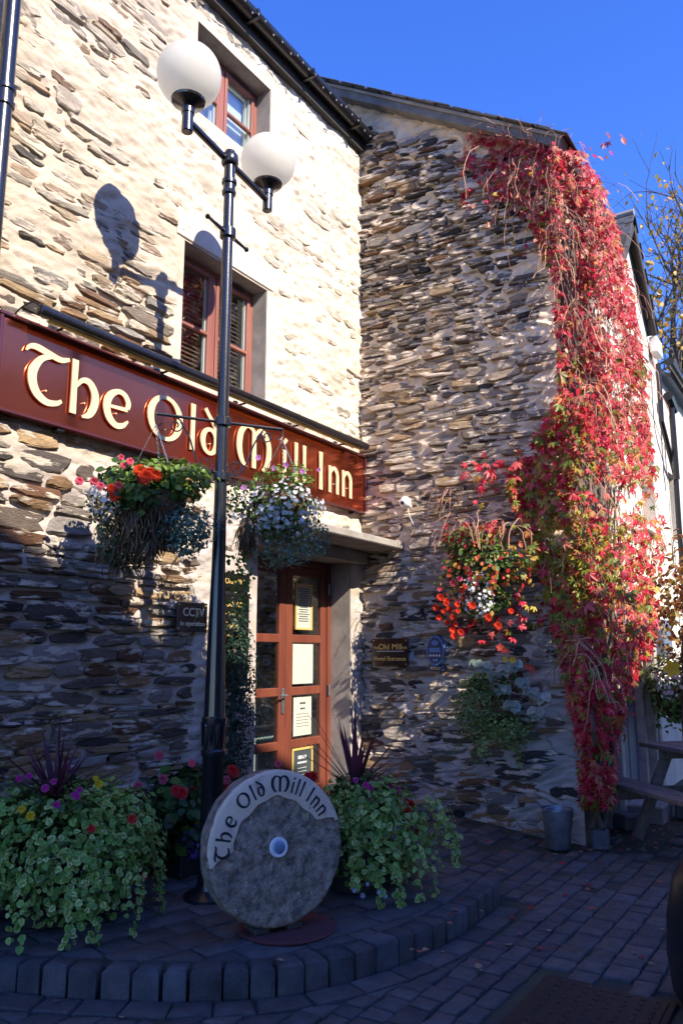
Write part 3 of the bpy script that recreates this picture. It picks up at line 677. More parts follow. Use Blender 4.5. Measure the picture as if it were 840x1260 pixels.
mb = MB(); mb.add([(11.35, S-.15, 5.2), (17, S-.15, 5.2), (17, S+3, 7.3), (11.35, S+3, 7.3), (11.35, S-.15, 5.26), (17, S-.15, 5.26), (17, S+3, 7.36), (11.35, S+3, 7.36)], [(0, 1, 2, 3), (7, 6, 5, 4), (0, 4, 5, 1), (1, 5, 6, 2), (2, 6, 7, 3), (3, 7, 4, 0)]); mb.build('roof', M['slate'], cot)
mb = MB(); mb.tube([(11.0, S-.2, 5.32), (17, S-.2, 5.2)], .06, 10); shade_auto(mb.build('gutter', M['black_pvc'], cot))
mb = MB(); mb.box(10.62, 10.95, S-.13, S-.03, 5.36, 5.58, .01); mb.build('vent_box', M['white_pvc'], cot)
mb = MB(); pts = [P(809, 448, 1, S-.10), P(813, 518, 1, S-.10), P(831, 588, 1, S-.10), P(835, 650, 1, S-.10)]; pts.append((pts[-1][0], pts[-1][1], .0)); mb.tube(pts, .035, 8); shade_auto(mb.build('downpipe', M['black_pvc'], cot))
mb = MB(); mb.tube([P(825, 497, 1, S-.16), P(832, 590, 1, S-.16)], .04, 8); mb.tube([P(821, 487, 1, S-.16), P(828, 505, 1, S-.16)], .07, 8); shade_auto(mb.build('downpipe', M['black_pvc'], cot))
# unseen house added across the street: its roofline is shaped to throw the shade
opp = thing('shade_house', 'unseen slate roofed house added behind the viewpoint to shade the street', 'building', (-1, -9, -.13))
YO = -6.0; xr, zr, so_ = -1.0, 10.32, .494; xe = 6.2
mb = MB(); xl = 2*xr-xe; pr_ = [(xl, -.3), (xe, -.3), (xe, zr-(xe-xr)*so_), (xr, zr), (xl, zr-(xe-xr)*so_)]
mb.add([(x, YO, z) for x, z in pr_]+[(x, YO-9, z) for x, z in pr_], [(0, 1, 2, 3, 4), (9, 8, 7, 6, 5)]+[(i, 5+i, 5+(i+1) % 5, (i+1) % 5) for i in range(5)]); mb.build('wall', M['harl'], opp)
for sg in (-1, 1):
    Mx = Matrix.Translation((xr, YO+.25, zr+.03)) @ Matrix.Rotation(sg*math.atan(so_), 4, 'Y'); Lr = (xe-xr)*math.hypot(1, so_)+.2
    mb = MB(); mb.box(0, sg*Lr, -9.5, 0, 0, .08, M=Mx); mb.build('roof', M['slate'], opp)
mb = MB(); ZR = 8.2; pr_ = [(YO-.05, -.3), (YO-.05, ZR-.9), (YO-2.3, ZR), (YO-5, ZR-.9), (YO-5, -.3)]; mb.add([(x, y, z) for x in (6.21, 19) for y, z in pr_], [(0, 1, 2, 3, 4), (9, 8, 7, 6, 5)]+[(i, 5+i, 5+(i+1) % 5, (i+1) % 5) for i in range(5)]); mb.build('wing', M['white_wall'], opp)  # added lower wing, sized to shade the foot of the side wall
for x in (-7, -3, 1, 5):
    for z in (1, 4):
        mb = MB(); mb.box(x, x+1, YO, YO+.03, z, z+1.5, .01); wn = mb.build('window', M['white_pvc'], opp); mb = MB(); mb.box(x+.07, x+.93, YO+.031, YO+.035, z+.07, z+1.43); mb.build('pane', M['room_dark'], wn)

# ================================================================== LETTERING
def ell(cx_, cy_, rx, ry, wv, wh, a0=0, a1=360, k=28):
    o = []
    for i in range(k+1):
        a = math.radians(a0+(a1-a0)*i/k); o.append((cx_+rx*math.cos(a), cy_+ry*math.sin(a), wv*math.cos(a)**2+wh*math.sin(a)**2))
    return ('raw', o)
UNC = {   # strokes of (x, y, pen width); x-height 1, capitals 1.4
 'T': (1.27, [[(.0, 1.20, .04), (.10, 1.33, .13), (.30, 1.37, .19), (.65, 1.31, .19), (1.0, 1.26, .17), (1.27, 1.35, .10)], [(.78, 1.27, .10), (.45, 1.12, .18), (.24, .80, .26), (.22, .50, .28), (.36, .22, .26), (.65, .06, .20), (.95, .10, .15), (1.10, .20, .10)]]),
 'h': (.98, [[(.13, 1.42, .22), (.13, .7, .20), (.13, -.02, .22)], [(.18, .70, .08), (.38, .93, .15), (.62, .92, .22), (.80, .66, .27), (.80, .36, .26), (.66, .08, .20), (.42, -.04, .07)]]),
 'e': (.95, [[(.90, .22, .07), (.72, .06, .16), (.46, .02, .20), (.22, .20, .26), (.13, .50, .27), (.24, .80, .24), (.50, .97, .16), (.74, .93, .18), (.88, .74, .20), (.86, .56, .16)], [(.24, .50, .10), (.86, .53, .13)]]),
 'O': (1.45, [ell(.72, .68, .58, .62, .27, .13)]),
 'l': (.26, [[(.13, 1.42, .22), (.13, .7, .19), (.13, -.02, .21)]]),
 'd': (.90, [ell(.43, .42, .31, .38, .24, .14), [(.76, .40, .24), (.76, .66, .22), (.62, .98, .19), (.38, 1.22, .16), (.20, 1.42, .17)]]),
 'M': (1.85, [[(.72, 1.30, .08), (.48, 1.36, .15), (.22, 1.12, .25), (.13, .74, .28), (.16, .40, .27), (.30, .12, .20), (.50, .0, .07)], [(.72, 1.32, .14), (.84, 1.20, .20), (.86, .7, .22), (.86, .0, .22)], [(.90, 1.10, .09), (1.12, 1.34, .15), (1.38, 1.28, .22), (1.60, .95, .27), (1.62, .55, .27), (1.52, .20, .22), (1.30, .0, .08)]]),
 'i': (.26, [[(.13, 1.0, .21), (.13, -.02, .21)], [(.08, 1.20, .10), (.24, 1.40, .16)]]),
 'I': (.28, [[(.13, 1.42, .24), (.13, .7, .20), (.13, -.02, .23)]]),
 'n': (.80, [[(.11, 1.02, .21), (.11, -.02, .20)], [(.16, .74, .08), (.34, .95, .15), (.54, .90, .22), (.66, .68, .23), (.66, .3, .21), (.66, -.02, .21)]]),
}
def letter(ch, fn, th, wk=1.0):         # fn(u, v, h) -> point
    mb = MB(); lvl = 0
    for st in UNC[ch][1]:
        if isinstance(st, tuple): pts = np.array(st[1])
        else: pts = catmull(st, 6) if len(st) > 2 else catmull([st[0], tuple((np.array(st[0])+np.array(st[1]))/2), st[1]], 3)
        n = len(pts); p2 = pts[:, :2]; T = np.gradient(p2, axis=0)
        if isinstance(st, tuple): T[0] = T[-1] = p2[1]-p2[-2]
        T /= np.linalg.norm(T, axis=1)[:, None]+1e-9; Nn = np.stack([-T[:, 1], T[:, 0]], 1); w_ = pts[:, 2:3]/2*wk
        A, B = p2+Nn*w_, p2-Nn*w_; h = th+lvl*.0006; lvl += 1
        V = [fn(*a, h) for a in A]+[fn(*b, h) for b in B]+[fn(*a, 0) for a in A]+[fn(*b, 0) for b in B]; Fc = []
        for i in range(n-1): Fc += [(n+i, n+i+1, i+1, i), (i, i+1, 2*n+i+1, 2*n+i), (3*n+i, 3*n+i+1, n+i+1, n+i)]
        Fc += [(0, 2*n, 3*n, n), (n-1, 2*n-1, 4*n-1, 3*n-1)]; mb.add(V, Fc)
    return mb
def text_mesh(name, txt, size, mat_, parent, M4, depth=.0015, sx=1.0, align='CENTER'):
    cu = bpy.data.curves.new(name, 'FONT'); cu.body = txt; cu.size = size; cu.align_x = align; cu.align_y = 'CENTER'; cu.extrude = depth; cu.resolution_u = 3
    ob = bpy.data.objects.new('tmp', cu); COL.objects.link(ob); bpy.context.view_layer.update()
    me = bpy.data.meshes.new_from_object(ob.evaluated_get(bpy.context.evaluated_depsgraph_get())); COL.objects.unlink(ob); bpy.data.objects.remove(ob)
    me.transform(Matrix.Diagonal((sx, 1, 1, 1))); me.materials.clear(); me.materials.append(mat_); o = bpy.data.objects.new(name, me); o.matrix_basis = M4; return link(o, parent)
FRONT = lambda x, y, z: Matrix.Translation((x, y, z)) @ Matrix.Rotation(math.pi/2, 4, 'X')            # text on a wall facing -Y
SIDE = lambda x, y, z: Matrix.Translation((x, y, z)) @ Matrix.Rotation(-math.pi/2, 4, 'Z') @ Matrix.Rotation(math.pi/2, 4, 'X')   # facing -X
WORDS = 'The Old Mill Inn'
# ---- the long sign
sg_ = thing('inn_sign', 'long maroon board reading The Old Mill Inn in raised cream letters', 'sign', (4.65, D-.06, 2.77))
ys_ = D-.09; sx0, sx1, sz0, sz1 = 2.55, 6.685, 2.765, 3.375
mb = MB(); mb.box(sx0, sx1, ys_, D-.052, sz0, sz1); mb.build('board', M['sign_board'], sg_)
mb = MB(); t = .026; y0, y1 = ys_-.022, ys_-.0005
mb.box(sx0, sx1, y0, y1, sz1-t, sz1, .006); mb.box(sx0, sx1, y0, y1, sz0, sz0+t, .006); mb.box(sx0, sx0+t, y0, y1, sz0+t, sz1-t, .006); mb.box(sx1-t, sx1, y0, y1, sz0+t, sz1-t, .006); mb.build('frame', M['sign_frame'], sg_)
for x in (3.0, 4.4, 5.8, 6.45):
    mb = MB(); mb.box(x, x+.05, D-.1, D-.03, sz0-.02, sz0-.002, .004); mb.build('fixing', M['black_pvc'], sg_)
LX = [('T', 2.735, 3.045), ('h', 3.06, 3.30), ('e', 3.325, 3.555), ('O', 3.71, 4.07), ('l', 4.135, 4.20), ('d', 4.25, 4.47), ('M', 4.67, 5.14), ('i', 5.27, 5.335), ('l', 5.44, 5.505), ('l', 5.565, 5.63), ('I', 5.825, 5.90), ('n', 5.985, 6.17), ('n', 6.215, 6.405)]
for ch, xa, xb in LX:
    k = (xb-xa)/UNC[ch][0]; letter(ch, lambda u, v, h: (xa+u*k, ys_-.012-h, 2.885+v*.247), .010, .88).build('letter', M['letter'], sg_)
    mb = MB(); mb.tube([((xa+xb)/2, ys_, 2.97), ((xa+xb)/2, ys_-.02, 2.97)], .006, 6); mb.build('letter_stud', M['letter'], sg_)
# ---- strip light over the sign
tl_ = thing('sign_light', 'long black tubular strip light mounted above the maroon sign', 'lamp', (4.6, D-.2, 3.36))
ty, tz = D-.23, 3.405
mb = MB(); mb.tube([(2.715, ty, tz), (2.72, ty, tz), (6.475, ty, tz), (6.48, ty, tz)], [.028, .036, .036, .028], 14); shade_auto(mb.build('tube_body', M['black_iron'], tl_))
mb = MB(); mb.box(2.80, 6.40, ty+.002, ty+.032, tz-.046, tz-.030, .004); mb.build('lens', M['yellow'], tl_)
for x in (2.95, 3.85, 4.72, 5.45, 6.2):
    mb = MB(); mb.tube([(x, D-.0, tz-.02), (x, D-.12, tz-.02), (x, ty+.02, tz-.01)], .009, 6); mb.box(x-.02, x+.02, D-.055, D-.01, tz-.06, tz+.02, .004); mb.build('bracket', M['black_pvc'], tl_)
mb = MB(); mb.tube(catmull([(2.73, ty, tz+.02), (2.70, ty+.05, tz+.05), (2.66, ty+.12, tz+.0), (2.66, D-.03, tz-.07)], 6), .005, 6); mb.build('cable', M['black_pvc'], tl_)

# ---- left downpipe
dp = thing('downpipe', 'black cast iron downpipe on the stone wall at the left edge', 'pipe', (2.447, 4.0, 0))
mb = MB(); mb.tube([(2.447, 4.0, 0), (2.447, 4.0, 6.86)], .05, 14); shade_auto(mb.build('pipe', M['black_iron'], dp))
for z in (.9, 2.6, 4.62, 6.3):
    mb = MB(); mb.lathe([(.05, 0), (.062, .005), (.062, .03), (.056, .035), (.056, .1), (.066, .105), (.066, .13), (.05, .14)], (2.447, 4.0, z), 14); mb.box(2.36, 2.534, 4.02, D, z+.05, z+.09); shade_auto(mb.build('collar', M['black_iron'], dp))
# ---- string of lights under the gutter
sl2 = thing('string_lights', 'string of tiny clear bulbs hung along the black gutter', 'lights', (4.5, D-.25, 6.8))
pts = [(x, D-.252+.01*math.sin(x*9), 6.885+.02*math.sin(x*23)+.012*math.sin(x*41)) for x in np.linspace(2.6, XG-.1, 120)]
mb = MB(); mb.tube(pts, .004, 5); mb.build('cord', M['black_pvc'], sl2)
for k in range(34):
    x = 2.9+k*.11+.035*math.sin(k*7.3); mb = MB(); z = 6.885+.02*math.sin(x*23)+.012*math.sin(x*41); y = D-.256+.01*math.sin(x*9)
    mb.lathe([(.003, 0), (.006, -.006), (.007, -.014), (.002, -.024)], (x, y, z), 6); mb.build('bulb', M['bulb'], sl2)

# ================================================================== LAMP POST
LPX, LPY = 3.68, 3.29
lamp = thing('street_lamp', 'black lamp post with two white globes and hanging basket arms', 'lamp', (LPX, LPY, 0))
mb = MB()
mb.lathe([(.15, 0), (.15, .02), (.135, .03), (.082, .055), (.072, .09), (.066, .30), (.064, .78), (.070, .79), (.073, .80), (.073, .82), (.064, .83), (.065, .87), (.071, .95), (.075, 1.0), (.075, 1.01), (.064, 1.02), (.062, 1.05), (.054, 1.5), (.043, 1.9), (.039, 2.4), (.037, 2.75), (.036, 3.2), (.034, 4.45), (.046, 4.452), (.049, 4.47), (.041, 4.48), (.041, 4.52), (.051, 4.53), (.051, 4.555), (.038, 4.565), (.038, 4.765), (.034, 4.775)], (LPX, LPY, 0), 28)
shade_auto(mb.build('post', M['black_iron'], lamp), 35)
for k in range(12):    # lotus leaves round the collar
    a = 2*math.pi*k/12; r_ = lambda z: .064+.008*(z-.84)/.15
    c = np.array([LPX, LPY]); d = np.array([math.cos(a), math.sin(a)]); tt = np.array([-d[1], d[0]]); mb = MB(); V = []
    for (w_, z) in ((.0, .845), (.009, .885), (.0145, .93), (.012, .965), (0, .985)): 
        for sg in (-1, 1): q_ = c+d*(r_(z)+.004)+tt*w_*sg; V.append((q_[0], q_[1], z))
        q_ = c+d*(r_(z)+.009); V.append((q_[0], q_[1], z))
    mb.add(V, [f for i in range(4) for f in ((3*i, 3*i+3, 3*i+5, 3*i+2), (3*i+2, 3*i+5, 3*i+4, 3*i+1))]); mb.build('collar_leaf', M['black_iron'], lamp)
gL, gR = np.array([3.222, 3.244]), np.array([4.205, 3.378])
ARZ = 4.71
mb = MB(); mb.tube([(*gL, ARZ), (*gR, ARZ)], .024, 12); mb.lathe([(.05, -.04), (.058, -.03), (.058, .03), (.05, .04)], (LPX, LPY, ARZ), 16); shade_auto(mb.build('globe_arm', M['black_iron'], lamp))
for g, gd in ((gL, .205), (gR, .205)):
    mb = MB(); mb.lathe([(.03, -.085), (.036, -.08), (.036, .04), (.042, .045), (.042, .085), (.036, .09), (.05, .10), (.105, .125), (.11, .14), (.09, .15)], (*g, ARZ), 20); shade_auto(mb.build('globe_holder', M['black_iron'], lamp), 35)
    mb = MB(); ph0 = math.asin(.088/gd); pr2 = [(gd*math.sin(p_), -gd*math.cos(p_)) for p_ in np.linspace(ph0, math.pi-.02, 22)]; mb.lathe(pr2, (g[0], g[1], ARZ+.135+gd*math.cos(ph0)), 36); shade_auto(mb.build('globe', M['globe'], lamp), 80)
# ladder bar
cb = math.atan2(gR[1]-gL[1], gR[0]-gL[0]); cd = np.array([math.cos(cb), math.sin(cb)]); z = 4.165
mb = MB(); c2 = np.array([LPX, LPY]); mb.tube([(*(c2-cd*.235), z), (*(c2-cd*.215), z), (*(c2-cd*.06), z), (*(c2+cd*.06), z), (*(c2+cd*.215), z), (*(c2+cd*.235), z)], [.014, .010, .014, .014, .010, .014], 10)
for sg in (-1, 1): mb.lathe([(.002, -.018), (.013, -.012), (.018, 0), (.013, .012), (.002, .018)], (*(c2+cd*.235*sg), z), 10)
mb.lathe([(.046, -.035), (.054, -.03), (.054, .03), (.046, .035)], (LPX, LPY, z), 16); shade_auto(mb.build('ladder_bar', M['black_iron'], lamp))
# basket brackets
bz = 2.85; bL, bR = np.array([3.345, 3.495]), np.array([4.00, 3.085])
def spiral(c, r0, r1, a0, turns, dvec, k=22): return [(*(c[:2]+dvec*(r0+(r1-r0)*i/k)*math.cos(a0+turns*2*math.pi*i/k)), c[2]+(r0+(r1-r0)*i/k)*math.sin(a0+turns*2*math.pi*i/k)) for i in range(k+1)]
mb = MB(); mb.lathe([(.05, -.03), (.056, -.025), (.056, .025), (.05, .03)], (LPX, LPY, bz), 16); shade_auto(mb.build('bracket_clamp', M['black_iron'], lamp)); mb = MB(); mb.lathe([(.052, -.03), (.06, -.025), (.06, .025), (.052, .03)], (LPX, LPY, bz-.36), 16); shade_auto(mb.build('bracket_clamp', M['black_iron'], lamp))
for e_ in (bL, bR):
    d = (e_-c2)/np.linalg.norm(e_-c2); L_ = np.linalg.norm(e_-c2)
    mb = MB(); mb.tube([(*(c2+d*.05), bz), (*(c2+d*(L_+.03)), bz)], .010, 8); mb.tube([(*(c2+d*(L_+.03)), bz), (*(c2+d*(L_+.03)), bz-.05), (*(c2+d*(L_+.012)), bz-.075), (*(c2+d*(L_-.008)), bz-.055)], .006, 6)
    mb.tube(catmull([(*(c2+d*.06), bz-.34), (*(c2+d*.12), bz-.33), (*(c2+d*.17), bz-.25), (*(c2+d*.21), bz-.13), (*(c2+d*.27), bz-.03)], 6), .006, 6)
    mb.tube(spiral(np.array([*(c2+d*.10), bz-.29]), .055, .012, -1.5, -1.5, d), .005, 6); mb.tube(spiral(np.array([*(c2+d*.30), bz-.06]), .05, .012, 1.5, 1.4, d), .005, 6)
    shade_auto(mb.build('basket_bracket', M['black_iron'], lamp))

# ================================================================== MILLSTONE
mill = thing('millstone', 'round millstone with a pale band carved The Old Mill Inn', 'millstone', (3.44, 2.65, 0))
RM = .376; tilt = math.radians(6); nrm_a = math.atan2(-.887, -.458)
# local frame: X right across the face, Y up the face, Z out of the face
MF = Matrix.Translation((3.44, 2.65, .013+RM*math.cos(tilt)+.02)) @ Matrix.Rotation(nrm_a+math.pi/2, 4, 'Z') @ Matrix.Rotation(math.pi/2-tilt, 4, 'X')
mb = MB(); prof = []; nT = 132; V = []
rows = [(.0, -.075), (.85, -.075), (.97, -.07), (1.0, -.055), (1.0, -.035), (1.0, -.015), (1.002, .005), (1.003, .025), (1.0, .048), (.985, .06), (.955, .065), (.90, .062), (.83, .062), (.76, .062), (.69, .064), (.62, .064), (.55, .062), (.48, .063), (.41, .066), (.34, .065), (.27, .064), (.2, .064), (.02, .066)]
for r_, z in rows:
    for k in range(nT):
        a = 2*math.pi*k/nT; j = 1+.016*(fbm(math.cos(a)*9+9, math.sin(a)*9+z*30+9, 5)-.5)*2 if r_ > .9 else 1
        zz = z+(.018*(fbm(math.cos(a)*r_*18+30, math.sin(a)*r_*18+30, 8)-.55) if z > .055 and r_ < .97 else 0); V.append(tuple(MF @ Vector((RM*r_*j*math.cos(a), RM*r_*j*math.sin(a), zz))))
m_ = len(rows); mb.add(V, [(i*nT+k, i*nT+(k+1) % nT, (i+1)*nT+(k+1) % nT, (i+1)*nT+k) for i in range(m_-1) for k in range(nT)]+[tuple((m_-1)*nT+k for k in range(nT))])
shade_auto(mb.build('stone_disc', M['mill_dark'], mill), 50)
mb = MB(); K = 64; V = []; a0, a1 = 16, 189
for i in range(K+1):
    t = i/K; a = math.radians(a0+(a1-a0)*t); ed = min(t, 1-t)
    ri = .63+.02*math.sin(a*5)+.012*math.sin(a*13)+(.33*(1-ss(0, .07, ed))); ri = min(ri, .93)
    for r_, z in ((ri, .04), (ri+.008, .072), ((ri+.965)/2, .0735), (.955, .073), (.985, .066), (.999, .05)): V.append(tuple(MF @ Vector((RM*r_*1.001*math.cos(a), RM*r_*1.001*math.sin(a), z))))
mb.add(V, [(i*6+k, (i+1)*6+k, (i+1)*6+k+1, i*6+k+1) for i in range(K) for k in range(5)]); shade_auto(mb.build('dressed_band', M['mill_pale'], mill), 60)
for ch, ac in (('T', 179), ('h', 164.5), ('e', 151), ('O', 128), ('l', 116.5), ('d', 108), ('M', 86), ('i', 72.5), ('l', 67), ('l', 61.5), ('I', 51), ('n', 42), ('n', 31.5)):
    wdt, sc = UNC[ch][0], .057
    def fn(u, v, h):
        r_ = RM*.712+v*sc; a = math.radians(ac)-(u-wdt/2)*sc*(1.02 if ch == 'M' else .88)/(RM*.80); return tuple(MF @ Vector((r_*math.cos(a), r_*math.sin(a), .0738+h)))
    letter(ch, fn, .0012).build('letter', M['ink'], mill)
mb = MB(); mb.lathe([(.030, .066), (.030, .078), (.034, .081), (.046, .081), (.049, .077), (.049, .066)], (0, 0, 0), 32, M=MF); shade_auto(mb.build('hub_ring', M['hub_white'], mill))
mb = MB(); mb.lathe([(.032, .07), (.032, .083), (.028, .086), (.012, .087), (.011, .095), (.003, .096)], (0, 0, 0), 24, M=MF); shade_auto(mb.build('hub_cap', M['hub_blue'], mill))
# small chock and round mat under it
mm = thing('doormat', 'dark red round mat under the millstone', 'mat', (3.47, 2.6, 0))
mb = MB(); mb.lathe([(.25, 0.004), (.255, .012), (.245, .018), (.01, .018)], (3.50, 2.60, 0), 40); mb.build('mat', M['mat_red'], mm)
for o_ in list(mill.children): pass
mb = MB()
ck = Matrix.Translation((3.44, 2.65, .019)) @ Matrix.Rotation(nrm_a+math.pi/2, 4, 'Z')
for sg in (-1, 1): mb.box(sg*.05, sg*.13, -.09, .05, 0, .028, .005, M=ck)
mb.build('chock', M['dark_wood'], mill)

# ================================================================== SIGNS ON THE WALLS
cc = thing('cctv_sign', 'small square steel sign reading CCTV in operation left of the lamp post', 'sign', (4.28, D-.06, 1.55))
mb = MB(); mb.box(4.12, 4.44, D-.062, D-.052, 1.55, 1.76, .003); mb.build('plate', M['steel_sign'], cc)
text_mesh('lettering', 'CCTV', .085, M['pale_gold'], cc, FRONT(4.29, D-.0645, 1.685)); text_mesh('lettering', 'in operation', .052, M['pale_gold'], cc, FRONT(4.285, D-.0645, 1.605))
mb = MB()
for x in (4.14, 4.42):
    for z in (1.57, 1.74): mb.tube([(x, D-.062, z), (x, D-.068, z)], .006, 8)
mb.build('screw', M['gold'], cc)
bd = thing('menu_board', 'tall black board with gold lettering half hidden behind the lamp post', 'sign', (4.72, D-.06, 1.2))
mb = MB(); mb.box(4.50, 4.925, D-.064, D-.052, 1.15, 1.86, .003); mb.build('plate', M['plaque'], bd)
mb = MB(); mb.box(4.50, 4.925, D-.064, D-.052, 1.875, 2.01, .003); mb.build('header_plate', M['plaque'], bd)
text_mesh('lettering', 'The Old Mill Inn', .062, M['gold'], bd, FRONT(4.712, D-.0665, 1.945)); text_mesh('lettering', 'Rooms', .085, M['gold'], bd, FRONT(4.71, D-.0665, 1.775)); text_mesh('lettering', 'en suite available', .036, M['gold'], bd, FRONT(4.71, D-.0665, 1.70))
text_mesh('lettering', 'Food', .085, M['gold'], bd, FRONT(4.71, D-.0665, 1.60)); text_mesh('lettering', 'served all day', .036, M['gold'], bd, FRONT(4.71, D-.0665, 1.53))
mb = MB(); mb.box(4.495, 4.93, D-.068, D-.0645, 1.845, 1.862); mb.build('trim', M['steel_sign'], bd)
xg = XG-.088
he = thing('entrance_sign', 'small black plaque with gold lettering reading Hotel Entrance', 'sign', (xg, 3.73, 1.27))
mb = MB(); mb.box(xg, xg+.01, 3.545, 3.935, 1.275, 1.535, .003); mb.box(xg+.01, XG, 3.6, 3.88, 1.3, 1.5); mb.build('plate', M['plaque'], he)
text_mesh('lettering', 'THE', .034, M['gold'], he, SIDE(xg-.002, 3.885, 1.445)); text_mesh('lettering', 'Old Mill', .078, M['gold'], he, SIDE(xg-.002, 3.735, 1.455)); text_mesh('lettering', 'INN', .034, M['gold'], he, SIDE(xg-.002, 3.585, 1.445)); text_mesh('lettering', 'Hotel Entrance', .056, M['gold'], he, SIDE(xg-.002, 3.74, 1.345))
mb = MB(); mb.box(xg-.002, xg, 3.59, 3.89, 1.413, 1.418); mb.build('underline', M['white_text'], he)
mb = MB()
for y in (3.565, 3.915):
    for z in (1.295, 1.515): mb.tube([(xg, y, z), (xg-.005, y, z)], .006, 8)
mb.build('screw', M['gold'], he)
ov = thing('oval_plaque', 'dark blue oval plaque with pale stars beside the entrance plaque', 'sign', (xg, 3.27, 1.25))
def oval(cy_, cz, ry, rz_, x0, x1, n=28): 
    b = MB(); V = [(x, cy_+ry*math.cos(2*math.pi*k/n), cz+rz_*math.sin(2*math.pi*k/n)) for x in (x0, x1) for k in range(n)]; b.add(V, [tuple(range(n)), tuple(range(2*n-1, n-1, -1))]+[(k, (k+1) % n, n+(k+1) % n, n+k) for k in range(n)]); return b
oval(3.265, 1.42, .088, .135, xg-.004, XG).build('plate', M['pale_blue'], ov); oval(3.265, 1.42, .076, .122, xg-.007, xg-.0035).build('field', M['oval_blue'], ov)
for k in range(4): oval(3.312-k*.031, 1.375, .010, .011, xg-.009, xg-.0065, 8).build('star', M['white_text'], ov)
oval(3.265, 1.49, .036, .022, xg-.009, xg-.0065, 14).build('crest', M['pale_blue'], ov)
mb = MB(); mb.box(xg-.009, xg-.0065, 3.21, 3.32, 1.405, 1.445); mb.build('band', M['pale_blue'], ov); mb = MB(); mb.box(xg-.009, xg-.0065, 3.24, 3.29, 1.325, 1.345); mb.build('band', M['pale_blue'], ov)
mb = MB(); mb.box(xg-.004, XG, 3.19, 3.34, 1.235, 1.285, .006); mb.build('date_plate', M['oval_blue'], ov); text_mesh('lettering', 'GOLD', .035, M['gold'], ov, SIDE(xg-.006, 3.265, 1.26))
# camera dome on the gable
cmx = thing('security_camera', 'small white round security camera on the stone gable', 'camera', (XG-.08, 3.57, 2.7))
mb = MB(); cpt = np.array([XG-.13, 3.53, 2.825]); mb.lathe([(.058*math.sin(t), .058*math.cos(t)) for t in np.linspace(.05, math.pi-.05, 12)], cpt, 18); shade_auto(mb.build('housing', M['white_pvc'], cmx), 80)
mb = MB(); mb.tube([(XG-.03, 3.53, 2.80), (XG-.12, 3.53, 2.815)], .022, 10); mb.tube(catmull([(XG-.10, 3.52, 2.79), (XG-.09, 3.515, 2.72), (XG-.07, 3.50, 2.66), (XG-.04, 3.495, 2.62)], 5), .006, 6); mb.build('mount', M['white_pvc'], cmx)
mb = MB(); lx = cpt+np.array([-.05, .0, -.015]); mb.lathe([(.018, 0), (.018, .012), (.004, .014)], (0, 0, 0), 12, M=Matrix.Translation(lx) @ Matrix.Rotation(-math.pi/2, 4, 'Y')); mb.build('lens', M['plaque'], cmx)
# notices on the door
def notice(x0, x1, z0, z1, m_, label, cat, frame=None, lines=(), y=None):
    y = yd+.0285 if y is None else y; t = thing('notice', label, cat, ((x0+x1)/2, y, z0), None)
    b = MB(); b.box(x0, x1, y-.002, y, z0, z1); b.build('sheet', m_, t)
    if frame:
        b = MB(); w_ = .018; b.box(x0-w_, x1+w_, y-.010, y, z1, z1+w_); b.box(x0-w_, x1+w_, y-.010, y, z0-w_, z0); b.box(x0-w_, x0, y-.010, y, z0, z1); b.box(x1, x1+w_, y-.010, y, z0, z1); b.build('frame', frame, t)
    for k, (zf, wf, h_, mm_) in enumerate(lines):
        zc = z0+(z1-z0)*zf; xc = (x0+x1)/2; ww = (x1-x0)*wf/2; b = MB(); xx = xc-ww
        while xx < xc+ww-.004:
            x2 = min(xx+rnd(.6, 2.6)*max(h_, .009), xc+ww); b.box(xx, x2, y-.0032, y-.002, zc-h_*.4, zc+h_*.4); xx = x2+.35*max(h_, .008)
        stuff(b.build('print_line', mm_, t))
    return t
rx0, rx1 = cm+.14, cm+.42
tl = [(.93-.055*k, rnd(.5, .8), .012, M['chalk']) for k in range(15)]
notice(rx0+.03, rx1-.02, 1.63, 2.02, M['paper'], 'gold framed menu in the top right door pane', 'menu', M['gold'], tl)
notice(rx0-.02, rx1+.02, 1.12, 1.48, M['paper'], 'blank white sheet in the second right door pane', 'notice', None, [(.5, .02, .004, M['chalk'])])
notice(rx0, rx1, .66, 1.0, M['paper'], 'printed paper notice in the third right door pane', 'notice', None, [(.84, .3, .02, M['ink']), (.70, .25, .018, M['ink'])]+[(.56-.08*k, .7, .005, M['ink']) for k in range(5)])
notice(rx0, rx1, .24, .535, M['chalk'], 'dark chalkboard style menu with gold edge in the lowest right door pane', 'menu', M['gold'], [(.78, .45, .035, M['white_text']), (.62, .5, .02, M['white_text'])]+[(.46-.1*k, .5, .006, M['white_text']) for k in range(4)])

